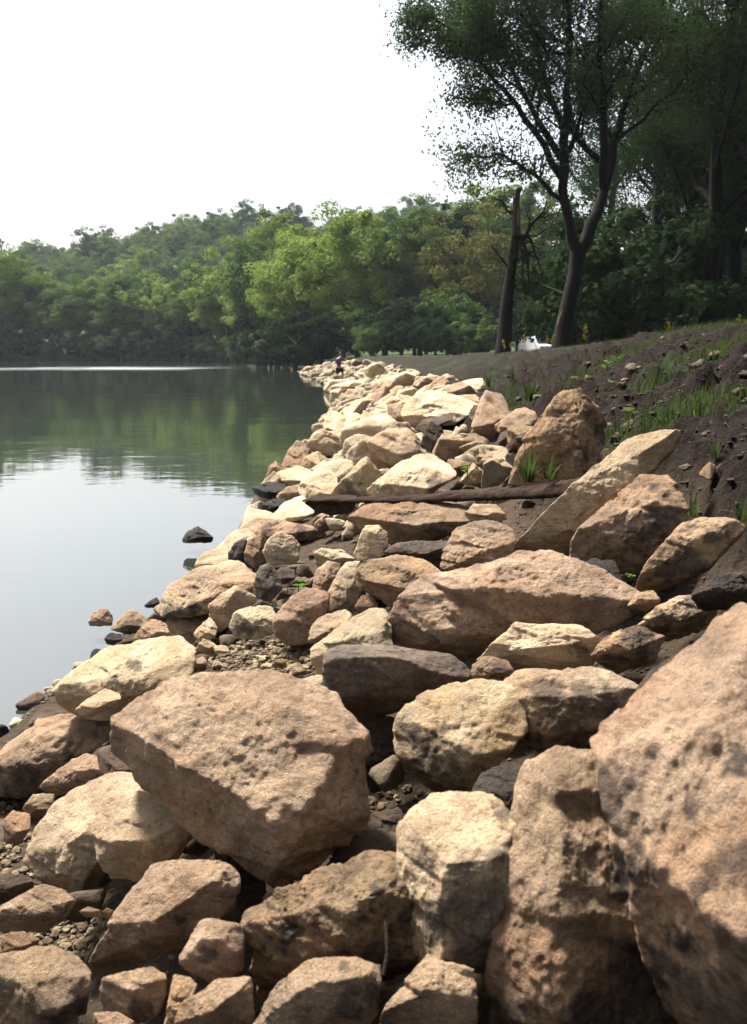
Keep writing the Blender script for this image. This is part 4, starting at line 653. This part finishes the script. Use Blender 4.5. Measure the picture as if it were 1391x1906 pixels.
m.add(np.concatenate([A, B]), [[q, (q+1) % 6, 6+(q+1) % 6, 6+q] for q in range(6)]); m.add(A, [[0, 1, 2], [0, 2, 3], [0, 3, 4], [0, 4, 5]]); m.add(B, [[2, 1, 0], [3, 2, 0], [4, 3, 0], [5, 4, 0]]); obj('gap_shade_board', m.mesh('gap_shade_board', False), WOODM.m, beam)
m = MB(); Ps = [gpt(717, 1702, t=2.0), gpt(720, 1740, t=1.97), gpt(722, 1775, t=1.95), gpt(714, 1815, t=1.93)]; b0 = Ps[-1]; m.tube(np.array(Ps)-b0, [.003, .0045, .005, .005], 6); tag(obj('stick', m.mesh('stick'), WOODM.m, None, b0), 'thin dark stick standing against the ochre honeycombed boulder', 'stick')
# ------------------------------------------------------------------ plants on the bank
GRS = leafmat('grass_blades', (.021, .037, .010), (.048, .068, .017), .35); WEED = leafmat('weed_leaves', (.04, .08, .012), (.08, .13, .022), .35); YEL = leafmat('yellow_flower', (.22, .18, .02), (.32, .26, .04), .25); DRY = leafmat('dry_leaf', (.30, .26, .20), (.36, .31, .25), .3)
def blade(m, p, d, L, w_, droop, g, n=5):
    d = d/np.linalg.norm(d); sd_ = np.cross(d, [0, 0, 1.]); sd_ /= np.linalg.norm(sd_)+1e-9; u = np.linspace(0, 1, n); C = p+d*(u*L)[:, None]-np.array([0, 0, 1.])*(droop*L*u**2.2)[:, None]+np.array([d[0], d[1], 0])*(droop*L*.5*u**2)[:, None]; ww = w_*(1-u**1.6)*.5+.0004
    V = np.stack([C-sd_*ww[:, None], C+np.array([0, 0, -.25])*ww[:, None], C+sd_*ww[:, None]], 1).reshape(-1, 3); F_ = []
    for q in range(n-1): F_ += [[3*q, 3*q+1, 3*q+4, 3*q+3], [3*q+1, 3*q+2, 3*q+5, 3*q+4]]
    m.add(V, F_, g.random())
def clump(px, py, hpx, nb, label, wid=.012, seed=0, t=None, mat=None):
    g = np.random.default_rng(900+seed); p = gpt(px, py, -.01, t); tt = (p-CAMP)@FW; L = hpx*tt/F; m = MB()
    for k in range(nb):
        a = g.random()*6.28; e = g.uniform(.05, .6)**1.2; d = np.array([math.cos(a)*e, math.sin(a)*e, 1.0]); blade(m, np.array([math.cos(a), math.sin(a), 0])*g.uniform(0, L*.12), d, L*g.uniform(.3, 1.2), wid*g.uniform(.5, 1.2), g.uniform(.05, .6), g)
    ro = empty('grass_clump', p); obj('blades', m.mesh('blades', False), mat or GRS, ro); tag(ro, label, 'grass')
clump(985, 893, 82, 26, 'broad-bladed grass clump in front of the ochre pitted boulder', .022, 1, t=5.1); clump(1020, 888, 75, 12, 'smaller grass tuft at right foot of the ochre pitted boulder', .016, 2, t=5.1); clump(985, 745, 62, 22, 'tall grass clump on the dirt slope above the cream slab', .022, 3); clump(1290, 958, 70, 14, 'grass tuft above the dirt-crusted boulder', .014, 4, t=4.1); clump(1330, 850, 60, 10, 'leaning grass tuft on the right dirt slope', .014, 5); clump(875, 735, 40, 24, 'grass patch at the top of the wide cream slab', .02, 6); clump(910, 722, 42, 24, 'grass patch right of the wide cream slab', .02, 7); clump(955, 712, 40, 20, 'low grass between slab grass and the tall clump', .02, 8); clump(915, 955, 45, 14, 'grass tuft under the right end of the driftwood', .012, 9, t=6.0); clump(1380, 965, 70, 12, 'grass tuft at the right picture edge', .014, 10)
def weed(px, py, spx, nl, label, seed, t=None, mat=None, name='weed', broad=.55, cat='plant', stem=True):
    g = np.random.default_rng(700+seed); p = gpt(px, py, 0, t); tt = (p-CAMP)@FW; S = spx*tt/F; m = MB(); st = MB()
    for k in range(nl):
        a = k*2.4+g.normal(0, .4); f = (k+.5)/nl; root = np.array([0, 0, S*.5*f]); d = np.array([math.cos(a), math.sin(a), g.uniform(.2, .7)]); d /= np.linalg.norm(d); L = S*g.uniform(.45, .75); side = np.cross(d, [0, 0, 1.]); side /= np.linalg.norm(side); dn = np.cross(side, d)
        u = np.linspace(0, 1, 6); ww = L*broad*.5*np.sin(np.pi*(u*.92+.06))**.8; C = root+d*(L*u)[:, None]-np.array([0, 0, 1.])*(L*.25*u**2)[:, None]
        V = np.stack([C-side*ww[:, None]-dn*.25*ww[:, None]*-1, C, C+side*ww[:, None]+dn*.25*ww[:, None]], 1).reshape(-1, 3); F_ = []
        for q in range(5): F_ += [[3*q, 3*q+1, 3*q+4, 3*q+3], [3*q+1, 3*q+2, 3*q+5, 3*q+4]]
        m.add(V, F_, g.random())
    ro = empty(name, p)
    if stem: st.tube([[0, 0, -.01], [.01*S, 0, S*.3], [0, 0, S*.55]], [S*.03, S*.022, S*.012], 5); obj('stem', st.mesh('stem'), GRS, ro)
    obj('leaves', m.mesh('leaves'), mat or WEED, ro); tag(ro, label, cat)
weed(556, 1098, 34, 4, 'broad-leaved green seedling growing between the stones', 1, name='seedling', broad=.7); weed(535, 1100, 24, 3, 'low green leaf rosette left of the seedling', 2, name='seedling')
weed(1130, 690, 30, 7, 'bright leafy weed high on the dirt slope', 3); weed(1150, 675, 22, 6, 'small bright weed just above the bright leafy weed', 4); weed(1135, 722, 26, 7, 'leafy weed below the bright leafy weed', 5); weed(1175, 780, 34, 8, 'dull green weed right of the ochre pitted boulder', 6); weed(870, 885, 34, 6, 'green weed at the foot of the dirt bank behind the driftwood', 7, t=7.2); weed(1172, 1078, 20, 5, 'tiny bright weed beside the dark knobbly stone', 8, t=3.5); weed(1195, 715, 24, 6, 'small weed in the middle of the right dirt slope', 9)
weed(622, 972, 34, 6, 'pale dry leaf lying beside the driftwood', 10, mat=DRY, name='dry_leaf', broad=.45, cat='leaf', stem=False, t=7.0)
YS_ = [(978, 640, 26, 'in front of the white van'), (940, 646, 22, 'at the foot of the broken snag'), (950, 648, 14, 'just right of the broken snag'), (1019, 628, 20, 'left of the forked trunk'), (1027, 612, 22, 'nearest the left side of the forked trunk'), (1090, 632, 40, 'right of the forked trunk'), (1222, 603, 28, 'left of the pair on the crest'), (1248, 600, 44, 'tallest on the crest under the dark wood'), (1308, 592, 40, 'thin and bent on the right crest'), (1374, 588, 56, 'at the right edge on the highest crest')]
for k, (a, b, hp, wh) in enumerate(YS_):
    g = np.random.default_rng(40+k); tt = min(tground(a, b+4), 26.0); p = at(np.float64(a), np.float64(b), tt); p[2] = min(p[2], gz(p[0], p[1])+.06); L = hp*tt/F; ln = g.normal(0, .12, 2); m = MB(); C = np.array([[0, 0, -.08], [ln[0]*L*.3, ln[1]*L*.3, L*.5], [ln[0]*L, ln[1]*L, L]]); m.tube(C, [.006, .005, .003], 5); ro = empty('flowering_weed', p); obj('stem', m.mesh('stem'), GRS, ro)
    n_ = 46; f = g.uniform(.35, 1.05, n_); Cn = np.stack([ln[0]*L*f**1.5, ln[1]*L*f**1.5, L*f], 1)+g.normal(0, L*.055, (n_, 3)); V, Fq = leaf_quads(Cn, g.normal(size=(n_, 3)), L*.055, g, .7); m = MB(); m.add(V, Fq, np.repeat(g.random(n_), 4)); obj('flower_head', m.mesh('flower_head', False), YEL, ro); tag(ro, 'yellow flowering weed stalk %s' % wh, 'weed', 'yellow weed stalks along the crest')
# short grass along crest and field, dirt clods, straw, gravel
g = np.random.default_rng(5); m = MB()
def blades_bulk(P, L, g, w_=.012):
    n = len(P); a = g.random(n)*6.28; e = g.uniform(.1, .7, n); d = np.stack([np.cos(a)*e, np.sin(a)*e, np.ones(n)], 1); s2 = np.stack([-np.sin(a), np.cos(a), 0*a], 1)*(w_*L/.12)[:, None]*.5; V = np.stack([P-s2, P+s2, P+d*L[:, None]], 1).reshape(-1, 3); m.add(V, np.arange(3*n).reshape(-1, 3), np.repeat(g.random(n), 3))
n = 90000; yv = 4*(80/4)**g.random(n); sv = g.uniform(2.9, 8.5, n); xv = shore(yv)+sv; fl = np.stack([xv, yv, 0*xv], 1); pr = np.clip(sstep(5.0, 6.0, sv)*.9+sstep(.1, .5, fbm(fl*.55+3, 3, 31)+.1*sstep(8, 30, yv)+.16*sstep(9, 12, yv)*(1-sstep(24, 32, yv))*(sv < 4.6)+.06)*.95, 0, 1); k = g.random(n) < pr; zz = gz(xv, yv); blades_bulk(np.stack([xv, yv, zz-.01], 1)[k], (g.uniform(.03, .10, n)*(1+.9*g.random(n)*(sv < 5))*(1-.5*(yv > 14)))[k], g)
o = obj('grass', m.mesh('grass', False), GRS); tag(o, 'short green grass on the crest and dirt slope', 'grass'); o['kind'] = 'stuff'
def lumps(name, n, y0, y1, s0, s1, r0, r1, seed, mat, label, cat, lvl=1, filt=None, up=.3):
    g = np.random.default_rng(seed); m = MB(); V0, F0 = ico(lvl); yv = y0*(y1/y0)**g.random(n); sv = g.uniform(s0, s1, n); xv = shore(yv)+sv; rd = r0*(r1/r0)**(g.random(n)**1.8); zv = surf(xv, yv)
    Vs = []
    for x, y, z_, r_ in zip(xv, yv, zv, rd): Vs.append(V0*(1+(g.normal(0, .3, (len(V0), 1)) if lvl < 2 else .95*fbm(V0*1.6+g.random(3)*50, 3, 5)[:, None]))*r_*np.array([1.3, 1, .6])@rotz(g.random()*6.28).T+np.array([x, y, z_+r_*up]))
    Vs = np.concatenate(Vs); k = len(V0); m.add(Vs, (F0[None]+np.arange(n)[:, None, None]*k).reshape(-1, 3), np.repeat(g.random(n), k)); o = obj(name, m.mesh(name, name != 'gravel'), mat); tag(o, label, cat); o['kind'] = 'stuff'
def rotz(a): return np.array([[math.cos(a), -math.sin(a), 0], [math.sin(a), math.cos(a), 0], [0, 0, 1]])
from mathutils.bvhtree import BVHTree
sel = (Y[:-1, :-1].ravel() < 30) & (S_[:-1, :-1].ravel() < 9) & (S_[:-1, :-1].ravel() > -.5); GB = BVHTree.FromPolygons(np.stack([flat[:, 0], flat[:, 1], z], 1).tolist(), Fqg[sel].tolist())
def surf(xv, yv):
    r = []
    for a, b in zip(xv, yv): h_ = GB.ray_cast(Vector((a, b, 9)), Vector((0, 0, -1))); r.append(h_[0].z if h_[0] else float(gz(a, b)))
    return np.array(r)
lumps('soil_clods', 9500, 2.6, 20, 2.75, 6.2, .004, .02, 61, rubmat('soil_clod', [(.014, .010, .008), (.028, .020, .015), (.055, .038, .027), (.02, .014, .011)], .3), 'loose dark soil clods on the dirt slope', 'soil', 1)
lumps('large_clods', 500, 2.8, 18, 2.9, 6.0, .015, .045, 64, rubmat('earth_clod', [(.012, .008, .006), (.022, .015, .011), (.04, .027, .019), (.016, .011, .008)], .4), 'larger torn earth clods on the dirt slope', 'soil', 2, up=.0)
lumps('gravel', 7000, 1.7, 9.5, .05, 2.9, .003, .014, 62, rubmat('gravel_stone', [(.05, .034, .02), (.08, .056, .034), (.14, .105, .066), (.07, .05, .03)]), 'fine limestone gravel between the boulders', 'gravel', 1, up=.4)
g = np.random.default_rng(8); n = 1500; yv = 2.8*(20/2.8)**g.random(n); sv = g.uniform(2.6, 6.0, n); xv = shore(yv)+sv; zz = surf(xv, yv)+.012; m = MB(); a = g.random(n)*6.28; d = np.stack([np.cos(a), np.sin(a), g.normal(0, .25, n)], 1)*(.012+.07*g.random(n)**2)[:, None]; q = np.stack([-np.sin(a), np.cos(a), 0*a], 1)*.002; C = np.stack([xv, yv, zz], 1); m.add(np.stack([C-d-q, C-d+q, C+d+q, C+d-q], 1).reshape(-1, 3), np.arange(4*n).reshape(-1, 4), np.repeat(g.random(n), 4))
o = obj('straw', m.mesh('straw', False), leafmat('dry_straw', (.05, .035, .022), (.13, .095, .06), .1)); tag(o, 'scattered bits of straw and dead stalks on the dirt', 'straw'); o['kind'] = 'stuff'
# gravel patch: pebbles too small to tell apart
g = np.random.default_rng(9); m = MB()
for poly, num in ((np.array([(345, 1190), (420, 1180), (470, 1195), (530, 1195), (590, 1200), (600, 1235), (560, 1262), (500, 1262), (440, 1252), (360, 1240)]), 900), (np.array([(-20, 1470), (60, 1470), (60, 1600), (200, 1690), (215, 1790), (-20, 1800)]), 700), (np.array([(640, 1460), (760, 1460), (900, 1560), (760, 1640), (600, 1660)]), 260)):
    cnt = 0
    while cnt < num:
        a, b = g.uniform(poly[:, 0].min(), poly[:, 0].max()), g.uniform(poly[:, 1].min(), poly[:, 1].max())
        if inside(a, b, poly):
            cnt += 1; d_ = ray(a, b); h_ = GB.ray_cast(Vector(CAMP), Vector(d_).normalized())
            if h_[0] is None: continue
            r_ = .005*(4.2)**(g.random()**2.2); V0, F0 = ico(2 if r_ > .012 else 1); m.add(V0*(1+.5*noise(V0*1.6+cnt*7.1, 3)[:, None])*r_*np.array([1.2, 1, .8])@rotz(g.random()*6).T+np.array(h_[0][:])+np.array([0, 0, r_*.4]), F0, g.random())
o = obj('gravel_patch', m.mesh('gravel_patch', False), rubmat('patch_gravel', [(.06, .04, .024), (.11, .075, .043), (.19, .15, .09), (.10, .07, .04)])); tag(o, 'small brown angular gravel lying in hollows between the boulders', 'gravel'); o['kind'] = 'stuff'
# ------------------------------------------------------------------ white van
VW = plain('white_van_paint', (.68, .69, .71), .35, .5, .03); GL = plain('dark_window_glass', (.012, .015, .02), .08, .6, .1); TY = plain('tyre_rubber', (.012, .012, .012), .9, .1); RM = plain('wheel_rim', (.25, .25, .26), .4, .5)
x, y = pos(990, 108); van = empty('parked_van', (x, y, float(gz(x, y))+.05), 5.11); tag(van, 'white van parked on the field behind the dirt crest', 'van')
prof = [(-2.1, .35), (-2.15, .9), (-2.1, 1.75), (-1.95, 1.98), (.75, 2.0), (1.0, 1.9), (1.55, 1.2), (2.15, 1.0), (2.25, .7), (2.2, .35)]; n_ = len(prof); b = bmesh.new(); W_ = .9
va = [b.verts.new((px_, -W_*(.92 if pz_ > 1.3 else 1), pz_)) for px_, pz_ in prof]; vb = [b.verts.new((px_, W_*(.92 if pz_ > 1.3 else 1), pz_)) for px_, pz_ in prof]; b.faces.new(va); b.faces.new(vb[::-1])
for q in range(n_): b.faces.new((va[q], vb[q], vb[(q+1) % n_], va[(q+1) % n_]))
bmesh.ops.recalc_face_normals(b, faces=b.faces[:]); bmesh.ops.bevel(b, geom=b.edges[:], offset=.05, segments=2, affect='EDGES', profile=.6); me = bpy.data.meshes.new('body'); b.to_mesh(me); b.free(); obj('body', me, VW, van)
m = MB(); th_ = math.atan2(-.7, .55); m.box((1.30, 0, 1.575), (.40, .72, .012), [[math.cos(-th_), 0, math.sin(-th_)], [0, 1, 0], [-math.sin(-th_), 0, math.cos(-th_)]]); obj('windscreen', m.mesh('windscreen', False), GL, van)
for sgn in (-1, 1): m = MB(); m.box((.62, sgn*.845, 1.52), (.34, .012, .24)); obj('side_window', m.mesh('side_window', False), GL, van); m = MB(); m.box((1.15, sgn*1.0, 1.35), (.05, .09, .1)); obj('mirror', m.mesh('mirror', False), VW, van); m = MB(); m.box((2.2, sgn*.65, .85), (.05, .14, .07)); obj('headlight', m.mesh('headlight', False), RM, van)
for wx in (-1.35, 1.45):
    for sgn in (-1, 1):
        m = MB(); m.tube([[wx, sgn*.72, .33], [wx, sgn*.92, .33]], [.33, .33], 20); o = obj('wheel', m.mesh('wheel'), TY, van); m = MB(); m.tube([[wx, sgn*.90, .33], [wx, sgn*.935, .33]], [.2, .19], 16); obj('rim', m.mesh('rim'), RM, o)
# ------------------------------------------------------------------ person on the far rocks
TPn = 54.0; foot = at(np.float64(626), np.float64(713), TPn); sc_ = 1.0
R('flat rock the distant person stands on', 'white', '608,722 616,712 632,709 650,712 655,724 630,732', '', t=TPn-.35, name='rock', lv=4)
def skin(name, joints, edges, mat, parent=None, sub=2):
    me = bpy.data.meshes.new(name); me.from_pydata([j[0] for j in joints], edges, []); o = obj(name, me, mat, parent); md = o.modifiers.new('skin', 'SKIN'); md.use_smooth_shade = True
    for q, j in zip(me.skin_vertices[0].data, joints): q.radius = (j[1], j[1] if len(j) < 3 else j[2])
    me.skin_vertices[0].data[0].use_root = True; ms = o.modifiers.new('sub', 'SUBSURF'); ms.levels = sub; ms.render_levels = sub; return o
SKN = plain('skin', (.26, .15, .095), .6, .3); SHT = plain('purple_shirt', (.045, .04, .085), .85, .1); SHO = plain('dark_shorts', (.012, .012, .022), .85, .1); HAI = plain('dark_hair', (.012, .008, .006), .7, .2); COLR = plain('white_collar', (.5, .5, .5), .8, .1)
per = empty('person', foot, 0); tag(per, 'person in purple shirt and dark shorts climbing the distant rocks, arms raised', 'person')
# back to camera, leaning; x right, y away, z up; standing on left leg, right leg bent forward on a higher rock
J = [((.16, .05, .80), .135, .11), ((.13, .04, .98), .12, .09), ((.15, .0, 1.16), .15, .10), ((.19, .0, 1.30), .10, .08), ((.22, .02, 1.37), .055), ((.25, .05, 1.44), .075, .085), ((.26, .05, 1.53), .09, .10), ((.265, .05, 1.60), .06, .07),
     ((.08, .05, .76), .095), ((.04, .08, .40), .062), ((.01, .05, .08), .042), ((.0, .2, .03), .04),
     ((.25, .08, .76), .095), ((.34, .38, .56), .068), ((.33, .34, .20), .045), ((.33, .48, .15), .04),
     ((.03, .02, 1.27), .06), ((-.03, .16, 1.05), .045), ((.06, .34, 1.12), .032), ((.10, .42, 1.14), .035),
     ((.36, .0, 1.29), .06), ((.58, .04, 1.22), .046), ((.60, .06, 1.46), .034), ((.59, .06, 1.54), .036)]
E_ = [(0, 1), (1, 2), (2, 3), (3, 4), (4, 5), (5, 6), (6, 7), (0, 8), (8, 9), (9, 10), (10, 11), (0, 12), (12, 13), (13, 14), (14, 15), (3, 16), (16, 17), (17, 18), (18, 19), (3, 20), (20, 21), (21, 22), (22, 23)]
skin('body', J, E_, SKN, per)
for hx, sgn in (((.10, .42, 1.14), (.25, 1, .1)), ((.59, .06, 1.54), (0, .05, 1))):
    hx = np.array(hx); d = np.array(sgn, float); d /= np.linalg.norm(d); sd_ = np.cross(d, [0.3, .9, .1]); sd_ /= np.linalg.norm(sd_)
    for q, (of, ln) in enumerate(((-.03, .075), (-.01, .09), (.012, .085), (.032, .065), (-.05, .05))):
        a0 = hx+sd_*of*.8; a1 = a0+(d+(sd_*-.8 if q == 4 else 0))*ln*.6; a2 = a1+d*ln*.5+np.array([0, -.01, 0]); m = MB(); m.tube([a0, a1, a2], [.010, .009, .007], 6); obj('finger', m.mesh('finger'), SKN, per)
skin('shirt', [((.16, .05, .86), .15, .125), ((.13, .04, .99), .14, .11), ((.15, .0, 1.16), .168, .12), ((.19, .0, 1.29), .125, .10), ((.03, .02, 1.265), .08), ((-.005, .1, 1.13), .07), ((.36, .0, 1.285), .08), ((.47, .02, 1.25), .07)], [(0, 1), (1, 2), (2, 3), (3, 4), (4, 5), (3, 6), (6, 7)], SHT, per)
skin('shorts', [((.16, .05, .82), .155, .13), ((.08, .05, .75), .118), ((.05, .075, .5), .095), ((.25, .08, .75), .118), ((.31, .29, .62), .095)], [(0, 1), (1, 2), (0, 3), (3, 4)], SHO, per)
skin('hair', [((.25, .03, 1.47), .085, .09), ((.262, .03, 1.55), .10, .105), ((.266, .035, 1.61), .075, .08)], [(0, 1), (1, 2)], HAI, per); m = MB(); m.tube([[.10, -.09, 1.33], [.17, -.10, 1.36], [.24, -.08, 1.38]], [.03, .035, .03], 6); obj('collar', m.mesh('collar'), COLR, per)
for sx_, (a, b, c) in (('l', (0, .12, .035)), ('r', (.33, .42, .155))): m = MB(); m.tube([[a, b-.13, c+.01], [a, b, c+.005], [a, b+.14, c-.008]], [.045, .05, .04], 8); obj('shoe', m.mesh('shoe'), SHO, per)

# ------------------------------------------------------------------ the air
b = bmesh.new(); bmesh.ops.create_cube(b, size=1.0); me = bpy.data.meshes.new('haze'); b.to_mesh(me); b.free(); hz = NT('thin_haze'); pv = hz.n('VolumePrincipled'); pv.inputs['Color'].default_value = (.80, .88, 1.0, 1); pv.inputs['Density'].default_value = .00011; pv.inputs['Anisotropy'].default_value = .3; hz.l(pv.outputs[0], hz.out.inputs[1])
o = obj('haze', me, hz.m, None, (150, 420, 31)); o.scale = (2400, 1200, 68); o['kind'] = 'stuff'; tag(o, 'thin bluish haze in the river valley air', 'haze')
